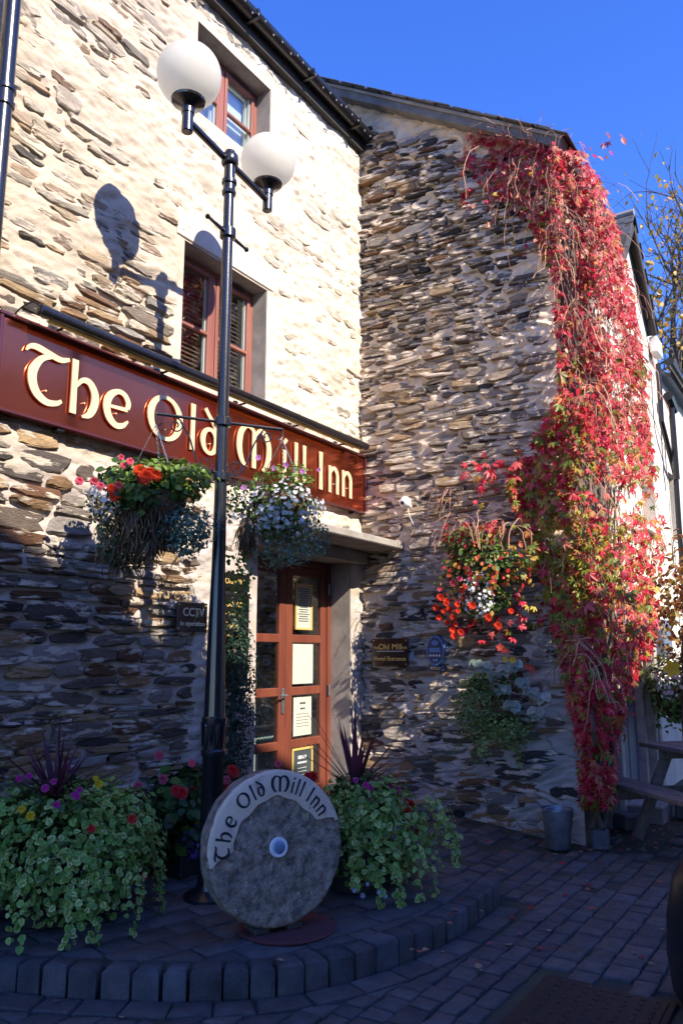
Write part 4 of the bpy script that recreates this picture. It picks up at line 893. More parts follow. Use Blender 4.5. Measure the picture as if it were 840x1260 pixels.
# ================================================================== PLANTS
def unit(a): return a/(np.linalg.norm(a, axis=-1, keepdims=True)+1e-9)
OVAL = (np.array([(0, 0, 0), (.30, .42, .05), (.68, .36, .03), (1, 0, -.10), (.68, -.36, .03), (.30, -.42, .05), (.30, 0, -.02), (.68, 0, -.03)]),
        [(0, 6, 1), (6, 7, 2, 1), (7, 3, 2), (0, 5, 6), (6, 5, 4, 7), (7, 4, 3)], np.array([0, 1, 1, 1, 1, 1, 0, 0.]))
THIN = (np.array([(0, 0, 0), (.5, .5, .03), (1, 0, -.05), (.5, -.5, .03)]), [(0, 2, 1), (0, 3, 2)], np.array([0, .5, 1, .5]))
def _palm():
    V = []; Fc = []; w_ = []
    for a, l, dz in ((-80, .55, -.12), (-40, .85, -.05), (0, 1.0, .0), (40, .85, -.05), (80, .55, -.12)):
        ca_, sa_ = math.cos(math.radians(a)), math.sin(math.radians(a)); b = len(V)
        for x, y, z in ((.04, 0, 0), (.42, .165, .03), (.72, .15, -.02), (1.08, 0, -.18), (.72, -.15, -.02), (.42, -.165, .03), (.5, 0, -.045)):
            x, y = x*l, y*l; V.append((x*ca_-y*sa_, x*sa_+y*ca_, z+dz*x)); w_.append(0 if (x < .05*l) else (1 if abs(y) > 0 else .5))
        Fc += [(b, b+6, b+1), (b+1, b+6, b+2), (b+6, b+3, b+2), (b, b+5, b+6), (b+5, b+4, b+6), (b+6, b+4, b+3)]
    return np.array(V), Fc, np.array(w_)
PALM = _palm()
FLOWER = None
def _flower(np_=5, ln=1.0, wd=.42, cup=.25):
    V = [(0, 0, .02)]; Fc = []; w_ = [0]
    for k in range(np_):
        a = 2*math.pi*k/np_; ca_, sa_ = math.cos(a), math.sin(a); b = len(V)
        for x, y, z in ((.45*ln, wd, cup*.5), (.95*ln, wd*.75, cup), (1.05*ln, 0, cup*.9), (.95*ln, -wd*.75, cup), (.45*ln, -wd, cup*.5)): V.append((x*ca_-y*sa_, x*sa_+y*ca_, z)); w_.append(1)
        Fc += [(0, b+4, b+3, b+2), (0, b+2, b+1, b)]
    return np.array(V), Fc, np.array(w_)
FLOWER = _flower(); 
def _double():
    Vs = []; Fs = []; Ws = []; b = 0
    for np_, l, c, rot in ((6, 1, .15, 0), (5, .75, .5, .5), (4, .45, .6, .2)):
        V_, F_, W_ = _flower(np_, l, .48*l, c); ca_, sa_ = math.cos(rot), math.sin(rot); V_ = np.stack([V_[:, 0]*ca_-V_[:, 1]*sa_, V_[:, 0]*sa_+V_[:, 1]*ca_, V_[:, 2]+.12*(1-l)*2], 1); Vs.append(V_); Fs += [tuple(i+b for i in f) for f in F_]; Ws.append(W_*.5+.5*l); b += len(V_)
    return np.concatenate(Vs), Fs, np.concatenate(Ws)
DOUBLE = _double()
class LB:
    def __init__(s): s.V = []; s.L = []; s.S = []; s.C = []; s.nv = 0; s.nl = 0
    def put(s, tpl, pos, dirs, nor, size, wid, c_in, c_out):
        T, Fc, W = tpl; N = len(pos); dirs = unit(dirs); side = unit(np.cross(nor, dirs)); up_ = np.cross(dirs, side)
        size = np.broadcast_to(size, (N,)); wid = np.broadcast_to(wid, (N,))
        v = pos[:, None]+size[:, None, None]*(T[None, :, 0, None]*dirs[:, None]+(T[None, :, 1, None]*wid[:, None, None])*side[:, None]+T[None, :, 2, None]*up_[:, None])
        c = c_in[:, None]*(1-W)[None, :, None]+c_out[:, None]*W[None, :, None]
        k = len(T); lf = [i for f in Fc for i in f]; st = np.cumsum([0]+[len(f) for f in Fc[:-1]])
        s.L.append((np.array(lf)[None]+(s.nv+np.arange(N)*k)[:, None]).ravel()); s.S.append((st[None]+(s.nl+np.arange(N)*len(lf))[:, None]).ravel())
        s.V.append(v.reshape(-1, 3)); s.C.append(c.reshape(-1, 3)); s.nv += N*k; s.nl += N*len(lf); return s
    def build(s, name, mat_, parent, kind='stuff'):
        V = np.concatenate(s.V); lo = V.min(0); hi = V.max(0); loc = np.array([(lo[0]+hi[0])/2, (lo[1]+hi[1])/2, lo[2]])
        m = mesh_np(name, V-loc, np.concatenate(s.L), np.concatenate(s.S), np.clip(np.concatenate(s.C), 0, 1), True); m.materials.append(mat_)
        o = bpy.data.objects.new(name, m); o.location = loc; link(o, parent)
        if kind: o['kind'] = kind
        return o
def pick(pal, N, var=.25):
    pal = np.array(pal); return pal[RS.randint(len(pal), size=N)]*RS.uniform(1-var, 1+var, (N, 1))
def blob(N, c, r, lump=.25, zmin=None, shell=(.72, 1.05), half=None, seed=1):
    d = unit(RS.normal(size=(N, 3)))
    if half is not None: f = d@np.array(half) < 0; d[f] = d[f]-2*(d[f]@np.array(half))[:, None]*np.array(half)
    k = RS.uniform(shell[0]**2, shell[1]**2, N)**.5*(1+lump*(fbm(d[:, 0]*2.2+5+seed, d[:, 1]*2.2+d[:, 2]*2.6+7, seed, 3)-.5)*2)
    p = np.array(c)+d*np.array(r)*k[:, None]; nrm = unit(d/np.array(r))
    if zmin is not None:
        low = p[:, 2] < zmin; p[low, 2] = zmin+RS.uniform(0, .05, low.sum())
    return p, nrm
def leafy(lb, N, c, r, size, wid, pin, pout=None, up=.5, droop=.3, tpl=OVAL, jit=.5, **kw):
    p, nr = blob(N, c, r, **kw); nor = unit(nr+np.array([0, 0, up])+RS.normal(scale=jit, size=(N, 3)))
    d = unit(np.cross(nor, RS.normal(size=(N, 3)))+nr*.4-np.array([0, 0, droop])); d = unit(d-nor*np.sum(d*nor, 1, keepdims=True)*.8)
    ci = pick(pin, N); co = ci if pout is None else pick(pout, N, .15)
    lb.put(tpl, p, d, nor, RS.uniform(size*.65, size*1.25, N), RS.uniform(wid*.85, wid*1.15, N), ci, co); return p, nr
def flower_objs(name, pts, nors, size, col_in, col_out, parent, tpl=FLOWER):
    meshes = {}
    for p, nr in zip(pts, nors):
        kk = RS.randint(3); key = kk
        if key not in meshes:
            lb = LB(); v = rnd(.8, 1.2); lb.put(tpl, np.zeros((1, 3)), np.array([[1., 0, 0]]), np.array([[0, 0, 1.]]), 1.0, 1.0, np.array([col_in])*v, np.array([col_out])*v)
            m = mesh_np(name, lb.V[0], lb.L[0], lb.S[0], np.clip(lb.C[0], 0, 1)); m.materials.append(M['petal']); meshes[key] = m
        o = bpy.data.objects.new(name, meshes[key]); q = Vector(nr).to_track_quat('Z', 'Y'); s_ = size*rnd(.8, 1.25)
        o.matrix_basis = Matrix.Translation(p) @ q.to_matrix().to_4x4() @ Matrix.Rotation(rnd(0, 6.28), 4, 'Z') @ Matrix.Scale(s_, 4); link(o, parent)
def flowers_in(lb, N, c, r, size, col_in, col_out, tpl=FLOWER, jit=.35, **kw):
    p, nr = blob(N, c, r, **kw); nor = unit(nr+RS.normal(scale=jit, size=(N, 3))+np.array([0, 0, .2])); d = np.cross(nor, RS.normal(size=(N, 3)))
    lb.put(tpl, p+nr*.01, d, nor, RS.uniform(size*.75, size*1.2, N), 1.0, pick(col_in, N), pick(col_out, N, .12)); return lb
VG_IN = [(0.140, 0.270, 0.040), (0.176, 0.321, 0.050), (0.105, 0.220, 0.038)]; VG_OUT = [(0.520, 0.625, 0.190), (0.728, 0.775, 0.304), (0.338, 0.525, 0.133), (0.208, 0.400, 0.085)]
DK = [(0.046, 0.104, 0.029), (0.065, 0.130, 0.035), (0.033, 0.072, 0.022)]
TEAL = [(0.152, 0.270, 0.172), (0.203, 0.338, 0.224), (0.270, 0.406, 0.277), (0.101, 0.203, 0.119)]
MID = [(0.125, 0.234, 0.042), (0.156, 0.265, 0.048), (0.218, 0.296, 0.063), (0.078, 0.156, 0.031)]
WHT = [(.62, .64, .66), (.70, .70, .72)]; PUR = [(.12, .06, .32), (.18, .09, .40)]; MAG = [(.48, .02, .22), (.55, .04, .30)]; RED = [(.62, .03, .02), (.70, .07, .02)]; PINK = [(.62, .06, .12), (.65, .12, .18)]
STRAW = [(.24, .16, .085), (.32, .22, .12), (.15, .10, .05)]
def spike_plant(parent, base, N, ln, col):
    for k in range(N):
        a = rnd(0, 6.28); el = math.radians(min(90, abs(RS.normal(52, 26)))); L_ = ln*rnd(.65, 1.08); d = np.array([math.cos(a)*math.cos(el), math.sin(a)*math.cos(el), math.sin(el)])
        side = np.array([-math.sin(a), math.cos(a), 0]); up_ = np.cross(d, side)*-1; w_ = rnd(.013, .019); V = []; nst = 7; sag = rnd(.02, .14)*math.cos(el)
        for i in range(nst+1):
            t = i/nst; c = np.array(base)+d*L_*t+np.array([0, 0, -sag*L_*t*t]); wd = w_*(.7+.9*t if t < .35 else 1.02*(1-t)/.65+.01); 
            V += [c+side*wd, c-np.cross(d, side)*.0+np.array([0, 0, -.004])*1.0, c-side*wd]
        mb = MB(); cv = rnd(.7, 1.35); mb.col = tuple(np.array(col)*cv); mb.add(V, [f for i in range(nst) for f in ((3*i, 3*i+3, 3*i+4, 3*i+1), (3*i+1, 3*i+4, 3*i+5, 3*i+2))]); mb.build('leaf_blade', M['leaf'], parent, smooth=True)
def tub(parent, c, r, h, name='tub'):
    mb = MB(); mb.lathe([(r*.78, 0.006), (r*.95, h*.9), (r*1.02, h*.9), (r*1.02, h), (r*.9, h), (r*.88, h*.93), (.01, h*.93)], c, 28); shade_auto(mb.build(name, M['dark_pot'], parent))
def trails(lb, N, c, r, zlen, size, pin, pout, tpl=OVAL, zfloor=.02, side=None):
    for k in range(N):
        a = rnd(0, 6.28) if side is None else rnd(*side); p0 = np.array([c[0]+r*math.cos(a), c[1]+r*math.sin(a), c[2]]); L_ = zlen*rnd(.5, 1.1); n = max(4, int(L_/(size*.42)))
        t = np.linspace(0, 1, n)[:, None]; out_ = np.array([math.cos(a), math.sin(a), 0]); p = p0+out_*(.10*np.sin(t*2.0)+.03*t)+np.array([0, 0, -1])*t*L_+RS.normal(scale=.012, size=(n, 3))
        p[:, 2] = np.maximum(p[:, 2], zfloor+RS.uniform(0, .02, n)); nor = unit(out_+np.array([0, 0, .6])+RS.normal(scale=.45, size=(n, 3))); d = unit(np.cross(nor, RS.normal(size=(n, 3)))-np.array([0, 0, .4]))
        lb.put(tpl, p, d, nor, RS.uniform(size*.6, size*1.2, n), 1.0, pick(pin, n), pick(pout, n, .15))
# ---- left and right planters
pl = thing('planter', 'large tub of variegated trailing foliage with dark cordyline by the left edge', 'planter', (3.00, 3.74, 0), 'flower tubs on the terrace')
c = (2.98, 3.76, 0); tub(pl, c, .26, .36)
lb = LB(); leafy(lb, 2900, (3.00, 3.72, .33), (.42, .40, .36), .040, .95, VG_IN, VG_OUT, up=.6, zmin=.03, lump=.3, seed=4); leafy(lb, 1000, (3.17, 3.56, .42), (.26, .24, .26), .040, .95, VG_IN, VG_OUT, up=.6, lump=.3, seed=8, zmin=.03)
leafy(lb, 700, (2.74, 3.98, .42), (.25, .25, .30), .040, .95, VG_IN, VG_OUT, seed=9); leafy(lb, 500, (3.00, 3.74, .30), (.33, .33, .30), .05, .9, DK, shell=(.3, .8), zmin=.03); trails(lb, 46, (3.00, 3.72, .42), .40, .42, .038, VG_IN, VG_OUT); lb.build('foliage', M['leaf'], pl)
lb = LB(); flowers_in(lb, 90, (3.08, 3.46, .25), (.16, .10, .12), .011, PUR, PUR); flowers_in(lb, 40, (2.94, 3.58, .32), (.2, .14, .10), .011, PUR, PUR); lb.build('lobelia_flowers', M['petal'], pl)
spike_plant(pl, (2.94, 3.76, .60), 34, .48, (.13, .035, .065))
lb = LB(); leafy(lb, 260, (2.96, 3.74, .62), (.24, .22, .10), .05, .9, DK, MID, seed=3); lb.build('dark_leaves', M['leaf'], pl)
fp = lambda x, y, yy: P(x, y, 1, yy)
vd = lambda p: unit(C0-np.array(p)+RS.normal(scale=.5, size=3)+np.array([0, 0, .5]))
for nm, pts, sz, ci, co, tp_ in (('pink_flower', [(56, 970, 3.54), (66, 962, 3.54), (92, 978, 3.54), (98, 972, 3.49), (95, 980, 3.44), (70, 990, 3.44), (24, 958, 3.64), (108, 940+35, 3.54), (36, 955, 3.64)], .017, MAG[0], MAG[1], DOUBLE), ('yellow_flower', [(27, 996, 3.49), (38, 1004, 3.46), (118, 958, 3.44), (122, 965, 3.44)], .018, (.75, .48, .01), (.80, .58, .02), DOUBLE), ('red_flower', [(163, 1008, 3.29), (113, 1020, 3.29), (178, 1078, 3.24)], .02, RED[0], RED[0], DOUBLE)):
    q_ = [fp(*a) for a in pts]; flower_objs(nm, q_, [vd(a) for a in q_], sz, ci, co, pl, tp_)
pr3 = thing('planter', 'tub of variegated trailing foliage with dark cordyline right of the millstone', 'planter', (4.36, 2.66, 0), 'flower tubs on the terrace')
c = (4.36, 2.68, 0); tub(pr3, c, .25, .34)
lb = LB(); leafy(lb, 2400, (4.34, 2.66, .32), (.32, .34, .33), .040, .95, VG_IN, VG_OUT, up=.6, zmin=.03, lump=.3, seed=14); leafy(lb, 900, (4.24, 2.58, .45), (.20, .20, .18), .040, .95, VG_IN, VG_OUT, up=.6, lump=.25, seed=15, zmin=.03)
leafy(lb, 450, (4.36, 2.66, .3), (.28, .28, .28), .05, .9, DK, shell=(.3, .8), zmin=.03); trails(lb, 40, (4.36, 2.64, .42), .32, .42, .038, VG_IN, VG_OUT); trails(lb, 10, (4.42, 2.55, .5), .32, .35, .036, VG_IN, VG_OUT, side=(-1.6, -.2)); lb.build('foliage', M['leaf'], pr3)
lb = LB(); flowers_in(lb, 60, (4.28, 2.42, .34), (.14, .10, .08), .010, PUR, PUR); lb.build('lobelia_flowers', M['petal'], pr3)
spike_plant(pr3, (4.36, 2.72, .55), 44, .54, (.13, .035, .065))
lb = LB(); leafy(lb, 200, (4.36, 2.66, .57), (.2, .2, .08), .05, .9, DK, MID, seed=3); lb.build('dark_leaves', M['leaf'], pr3)
for nm, pts, sz, ci, co, tp_ in (('pink_flower', [(438, 960, 2.6), (466, 963, 2.55), (480, 968, 2.5), (488, 972, 2.5), (483, 975, 2.5), (456, 970, 2.5), (466, 976, 2.5), (450, 966, 2.5)], .019, MAG[0], MAG[1], DOUBLE), ('red_flower', [(500, 986, 2.4), (496, 1000, 2.4), (502, 997, 2.38), (498, 1010, 2.38), (505, 990, 2.42), (512, 1024, 2.36), (500, 1014, 2.37), (508, 1008, 2.36)], .022, RED[0], (.5, .01, .01), DOUBLE), ('pansy_flower', [(436, 1096, 2.42), (446, 1102, 2.4), (466, 1098, 2.34), (474, 1102, 2.32), (452, 1088, 2.4)], .013, (.6, .5, .05), (.16, .20, .60), FLOWER)):
    q_ = [fp(*a) for a in pts]; flower_objs(nm, q_, [vd(a) for a in q_], sz, ci, co, pr3, tp_)
# ---- begonia trough behind the post
pb_ = thing('planter', 'dark trough of red and pink begonias with purple lobelia behind the lamp post', 'planter', (4.3, 3.80, 0), 'flower tubs on the terrace')
mb = MB(); mb.box(3.85, 4.85, 3.68, 3.96, .004, .26, .01); mb.build('trough', M['dark_pot'], pb_)
lb = LB(); leafy(lb, 640, (3.98, 3.78, .40), (.34, .20, .27), .08, .95, DK+MID[:1], up=.5, lump=.3, seed=21); leafy(lb, 420, (4.55, 3.78, .36), (.32, .18, .18), .06, .95, DK+MID, up=.5, seed=22); leafy(lb, 700, (4.85, 3.72, .34), (.24, .18, .16), .03, .9, MID, up=.5, seed=23); lb.build('foliage', M['leaf'], pb_)
lb = LB(); flowers_in(lb, 200, (4.02, 3.62, .22), (.22, .10, .13), .012, PUR, PUR); flowers_in(lb, 50, (4.82, 3.60, .46), (.14, .08, .05), .008, WHT, WHT); lb.build('lobelia_flowers', M['petal'], pb_)
for nm, pts, sz, ci, co, tp_ in (('red_begonia', [(219, 974, 3.66), (238, 974, 3.66), (216, 972, 3.62), (280, 970, 3.6), (286, 948, 3.6), (279, 972, 3.6), (288, 951, 3.6), (372, 959, 3.65), (384, 956, 3.65), (378, 955, 3.62), (224, 976, 3.62)], .035, (.60, .03, .015), (.65, .02, .03), DOUBLE), ('pink_begonia', [(236, 939, 3.72), (230, 962, 3.72), (201, 959, 3.7), (279, 960, 3.6), (196, 930, 3.8), (342, 940, 3.7), (170, 967, 3.6)], .026, PINK[0], PINK[1], DOUBLE)):
    q_ = [fp(*a) for a in pts]; flower_objs(nm, q_, [vd(a) for a in q_], sz, ci, co, pb_, tp_)
# ---- clipped conifer against the wall
sh = thing('shrub', 'tall narrow dark green shrub between the lamp post and the door', 'shrub', (4.62, 3.93, 0))
mb = MB(); mb.tube([(4.62, 3.95, .0), (4.61, 3.94, .8), (4.63, 3.96, 1.5), (4.62, 3.96, 1.7)], [.03, .025, .015, .006], 8); mb.build('trunk', M['bark'], sh)
lb = LB()
for (z, rx, n_, dx) in ((.45, .20, 700, -.02), (.72, .21, 900, -.05), (.98, .18, 800, .02), (1.20, .16, 700, .04), (1.42, .15, 600, .01), (1.62, .11, 350, -.03)): leafy(lb, n_, (4.62+dx, 3.92, z), (rx, rx*.75, .19), .026, .75, [(.018, .055, .035), (.03, .08, .05), (.012, .04, .028), (.045, .10, .06)], up=.7, lump=.4, seed=int(z*100), shell=(.45, 1.1))
lb.build('crown', M['leaf'], sh); mb = MB(); mb.lathe([(.13, .004), (.16, .2), (.165, .24), (.01, .22)], (4.62, 3.93, 0), 20); mb.build('pot', M['dark_pot'], sh)
# ---- hanging baskets on the lamp post
def chains(parent, top, c, r, zc):
    for k in range(3):
        a = 2*math.pi*k/3+.5; e_ = np.array([c[0]+r*math.cos(a), c[1]+r*math.sin(a), zc]); top = np.array(top); n_ = 16; mb = MB()
        for i in range(n_):
            p0 = top+(e_-top)*(i/n_); p1 = top+(e_-top)*((i+1.15)/n_); d = unit(p1-p0); sd_ = unit(np.cross(d, [0, 0, 1.] if i % 2 else [math.cos(a), math.sin(a), .3]))*.0055; mb.tube([p0, (p0*.7+p1*.3)+sd_, (p0*.3+p1*.7)+sd_, p1, (p0*.3+p1*.7)-sd_, (p0*.7+p1*.3)-sd_, p0], .0018, 4, cap=False)
        mb.build('chain', M['galv'], parent)
def bowl(parent, c, r, h):
    mb = MB(); mb.lathe([(.02, -h)]+[(r*math.sin(t), -h*math.cos(t)) for t in np.linspace(.2, math.pi/2, 7)]+[(r*.93, .0), (.02, -.02)], c, 20); mb.build('bowl', M['coir'], parent)
def strawy(lb, N, c, r, L_, **kw):
    p, nr = blob(N, c, r, **kw); d = unit(np.array([0, 0, -1.])+RS.normal(scale=.35, size=(N, 3))); lb.put(THIN, p, d, unit(nr+RS.normal(scale=.3, size=(N, 3))), RS.uniform(L_*.5, L_, N), RS.uniform(.04, .10, N), pick(STRAW, N), pick(STRAW, N))
hb = thing('hanging_basket', 'hanging basket of red begonias, white bacopa and silver foliage left of the post', 'flower basket', (bL[0], bL[1], 1.8), 'hanging baskets on the lamp post')
b0 = np.array([bL[0]-.02, bL[1]+.01, 2.33]); chains(hb, (bL[0]-.025, bL[1]+.018, bz-.07), b0, .19, 2.35); bowl(hb, b0, .2, .2)
at = lambda x, y, dep: C0+ray(x, y)*(dep/(ray(x, y)@Fv))      # a point at a given depth
dB = (np.array([*b0[:2], 2.2])-C0)@Fv
ctr = lambda x, y, dd=0: at(x, y, dB+dd)
def rr(x, z): return (x, x, z)
lb = LB(); leafy(lb, 260, ctr(150, 590), rr(.13, .10), .055, .8, MID+DK, up=.4, seed=31); leafy(lb, 420, ctr(225, 590), rr(.17, .11), .05, .8, MID+[(.10, .13, .03)], up=.5, seed=32, lump=.35); leafy(lb, 300, ctr(185, 585), rr(.2, .09), .045, .8, MID, seed=37); leafy(lb, 500, ctr(140, 625), rr(.14, .16), .026, .85, DK+MID[:2], seed=33); leafy(lb, 420, ctr(175, 610, -.06), rr(.17, .10), .045, .85, MID+DK, up=.4, seed=38, half=list(unit(C0-b0))); lb.build('foliage', M['leaf'], hb)
lb = LB(); strawy(lb, 900, ctr(180, 635, -.05), rr(.15, .17), .17, shell=(.6, 1.15), seed=35); strawy(lb, 260, ctr(150, 670), rr(.13, .13), .14, shell=(.3, 1.1), seed=35); leafy(lb, 380, ctr(155, 680), rr(.13, .12), .024, .8, DK, seed=39); lb.build('dry_trails', M['leaf'], hb)
lb = LB(); leafy(lb, 1900, ctr(228, 650), rr(.175, .155), .024, .7, TEAL, [(.13, .21, .19), (.09, .16, .14)], up=.4, lump=.35, seed=34, shell=(.5, 1.1)); leafy(lb, 350, ctr(132, 665), rr(.07, .13), .022, .7, TEAL, seed=35); lb.build('silver_trails', M['leaf'], hb)
lb = LB(); flowers_in(lb, 150, ctr(138, 617, -.03), rr(.13, .13), .014, WHT, WHT, seed=36, half=list(unit(C0-b0))); flowers_in(lb, 30, ctr(157, 608, -.1), rr(.03, .035), .016, WHT, WHT); lb.build('bacopa_flowers', M['petal'], hb)
for nm, pts, sz, ci, co in (('red_begonia', [(172, 579), (180, 586), (140, 604), (193, 585), (176, 590), (143, 610), (185, 581), (137, 601)], .033, (.68, .10, .02), (.72, .05, .01)), ('pink_begonia', [(149, 563), (152, 573), (116, 592), (98, 592), (146, 597), (160, 568), (124, 598)], .022, PINK[0], PINK[1])):
    q_ = [ctr(a, b_, -.18+rnd(-.03, .03)) for a, b_ in pts]; flower_objs(nm, q_, [vd(a) for a in q_], sz, ci, co, hb, DOUBLE)
hb2 = thing('hanging_basket', 'hanging basket smothered in small white flowers right of the post', 'flower basket', (bR[0], bR[1], 1.9), 'hanging baskets on the lamp post')
b1 = np.array([bR[0]+.02, bR[1]-.01, 2.40]); chains(hb2, (bR[0]+.022, bR[1]-.018, bz-.07), b1, .18, 2.42); bowl(hb2, b1, .19, .2)
dB2 = (np.array([*b1[:2], 2.3])-C0)@Fv; ctr2 = lambda x, y, dd=0: at(x, y, dB2+dd)
lb = LB(); leafy(lb, 1500, ctr2(345, 632), rr(.25, .20), .028, .85, DK+MID[:2], seed=41, lump=.25, shell=(.5, 1.02)); leafy(lb, 420, ctr2(350, 590), rr(.20, .10), .034, .7, MID, up=.7, seed=42); leafy(lb, 260, ctr2(297, 615), rr(.10, .12), .03, .8, DK, seed=43); lb.build('foliage', M['leaf'], hb2)
lb = LB(); leafy(lb, 700, ctr2(345, 680), rr(.19, .11), .024, .6, TEAL, [(.10, .18, .17)], seed=44, shell=(.4, 1.1)); leafy(lb, 500, ctr2(385, 665), rr(.12, .12), .022, .6, TEAL+[(.12, .11, .13)], seed=45); lb.build('silver_trails', M['leaf'], hb2)
lb = LB(); strawy(lb, 340, ctr2(303, 655, -.05), rr(.06, .12), .12, shell=(.2, 1.0), seed=46); strawy(lb, 120, ctr2(395, 660), rr(.07, .08), .08, seed=47); lb.build('dry_trails', M['leaf'], hb2)
lb = LB(); flowers_in(lb, 300, ctr2(350, 630), rr(.255, .20), .0145, WHT, WHT, seed=41, lump=.25, half=list(unit(C0-b1))); flowers_in(lb, 50, ctr2(292, 626), rr(.10, .10), .0145, WHT, WHT, half=list(unit(C0-b1))); lb.build('bacopa_flowers', M['petal'], hb2)
q_ = [ctr2(a, b_, -.1) for a, b_ in ((318, 563), (337, 576), (362, 578), (372, 580), (392, 578), (352, 572), (300, 600))]; flower_objs('pink_flower', q_, [vd(a) for a in q_], .016, (.40, .12, .42), (.45, .16, .46), hb2)
lb = LB()
for k in range(9):
    p0 = ctr2(rnd(276, 306), 680, -.05); n_ = RS.randint(14, 26); t = np.linspace(0, 1, n_)[:, None]; p = p0+np.array([0, 0, -1.])*t*rnd(.25, .48)+RS.normal(scale=.014, size=(n_, 3)); nor = unit((C0-p)+RS.normal(scale=.6, size=(n_, 3))*4); lb.put(OVAL, p, unit(RS.normal(size=(n_, 3))-np.array([0, 0, .8])), nor, RS.uniform(.02, .034, n_), 1.0, pick(MID, n_), pick(MID, n_))
lb.build('ivy_trails', M['leaf'], hb2)
# ---- wall baskets on the gable
VRB = [(.60, .03, .04), (.62, .12, .04), (.55, .30, .06), (.30, .30, .05), (.12, .2, .05)]
wb = thing('wall_basket', 'wall basket of red begonias and white flowers on the gable beside the creeper', 'flower basket', (6.5, 2.84, 1.8), 'flower baskets on the gable')
XB = 6.42; gp = lambda x, y, xx=XB: P(x, y, 0, xx)
bw = gp(590, 705, 6.52); bowl(wb, bw+np.array([0, 0, .05]), .2, .24)
mb = MB(); mb.tube([(XG-.02, bw[1], bw[2]+.45), (bw[0], bw[1], bw[2]+.45), (bw[0], bw[1], bw[2]+.40)], .010, 6); mb.tube([(XG-.02, bw[1], bw[2]+.15), (XG-.05, bw[1], bw[2]+.2), (bw[0]+.03, bw[1], bw[2]+.44)], .008, 6); mb.build('bracket', M['black_iron'], wb); chains(wb, (bw[0], bw[1], bw[2]+.40), bw, .18, bw[2]+.05)
lb = LB(); leafy(lb, 700, gp(592, 690), (.22, .32, .20), .055, .75, MID+[(.12, .15, .04), (.03, .06, .02)], up=.6, lump=.3, seed=51, shell=(.4, 1.05)); leafy(lb, 300, gp(575, 665), (.18, .24, .10), .05, .75, [(.12, .17, .05), (.09, .13, .03), (.16, .16, .05)], up=.8, seed=52); leafy(lb, 400, gp(590, 735), (.18, .28, .18), .04, .8, DK+MID[:1], seed=53); leafy(lb, 380, gp(600, 700, 6.34), (.2, .40, .28), .05, .8, VRB, up=.4, lump=.4, seed=55, shell=(.6, 1.1)); lb.build('foliage', M['leaf'], wb)
lb = LB(); flowers_in(lb, 130, gp(587, 730, 6.24), (.06, .14, .18), .0145, WHT, WHT); lb.build('bacopa_flowers', M['petal'], wb)
q_ = [gp(a, b_, 6.22+rnd(-.03, .03)) for a, b_ in ((568, 727), (548, 743), (553, 750), (557, 760), (540, 760), (560, 768), (556, 775), (563, 752), (549, 740), (541, 735), (550, 766), (562, 744), (570, 735), (545, 752), (536, 748), (558, 783), (566, 778), (572, 722), (580, 745), (600, 760), (612, 770), (628, 752))]; flower_objs('red_begonia', q_, [vd(a) for a in q_], .027, (.68, .08, .02), (.72, .04, .01), wb, DOUBLE)
q_ = [gp(a, b_, 6.22) for a, b_ in ((540, 725), (565, 712), (578, 712), (585, 718), (557, 718), (563, 740), (575, 700), (608, 715))]; flower_objs('pink_begonia', q_, [vd(a) for a in q_], .022, PINK[0], PINK[1], wb, DOUBLE)
wb2 = thing('wall_basket', 'wall basket with grey felted leaves and green trailing foliage low on the gable', 'flower basket', (6.5, 2.75, .6), 'flower baskets on the gable')
bw2 = gp(612, 860, 6.54); mb = MB(); mb.lathe([(.06, -.22), (.14, -.12), (.17, 0), (.16, .0), (.02, -.02)], bw2, 20); mb.build('bowl', M['coir'], wb2)
mb = MB(); mb.tube([(XG, bw2[1], bw2[2]-.05), (bw2[0]+.14, bw2[1], bw2[2]-.05)], .012, 6); mb.build('bracket', M['black_iron'], wb2)
GRN = [(0.189, 0.309, 0.085), (0.245, 0.382, 0.109), (0.320, 0.455, 0.133), (0.132, 0.218, 0.067)]
lb = LB(); leafy(lb, 1700, gp(588, 872), (.18, .22, .26), .026, .8, GRN, [(.14, .20, .10), (.10, .16, .07)], up=.5, lump=.3, seed=61, shell=(.45, 1.08)); leafy(lb, 900, gp(620, 895), (.16, .26, .16), .024, .8, GRN, seed=62, shell=(.4, 1.1)); leafy(lb, 200, gp(610, 840), (.15, .24, .12), .05, .7, DK, seed=63); trails(lb, 12, gp(600, 905), .16, .22, .024, GRN, GRN, zfloor=.3); lb.build('foliage', M['leaf'], wb2)
for hx, hy in ((608, 826), (622, 818), (655, 846), (630, 862), (668, 852), (596, 814), (642, 834), (586, 812), (632, 812), (618, 842), (660, 870)):      # sage-grey leaf rosettes
    c = gp(hx, hy, 6.30+rnd(-.04, .05))
    for k in range(7):
        a = 2*math.pi*k/7+rnd(-.2, .2); d = unit(np.array([-.30, math.cos(a)*.8, math.sin(a)*.5-.75])); nor = unit(np.array([-1, .2*math.cos(a), .55+.2*math.sin(a)])); b_ = LB(); g_ = rnd(.8, 1.25); b_.put(OVAL, np.array([c]), d[None], nor[None], rnd(.075, .115), .85, np.array([(.20, .27, .24)])*g_, np.array([(.29, .36, .33)])*g_); b_.build('felted_leaf', M['leaf'], wb2, kind=None)
q_ = [gp(621, 811, 6.25), gp(630, 812, 6.25)]; flower_objs('yellow_flower', q_, [vd(a) for a in q_], .028, (.75, .4, .01), (.80, .58, .02), wb2)
q_ = [gp(a, b_, 6.3) for a, b_ in ((652, 822), (648, 820), (655, 826), (615, 797), (622, 802))]; flower_objs('red_flower', q_, [vd(a) for a in q_], .026, (.65, .12, .02), (.65, .05, .04), wb2)
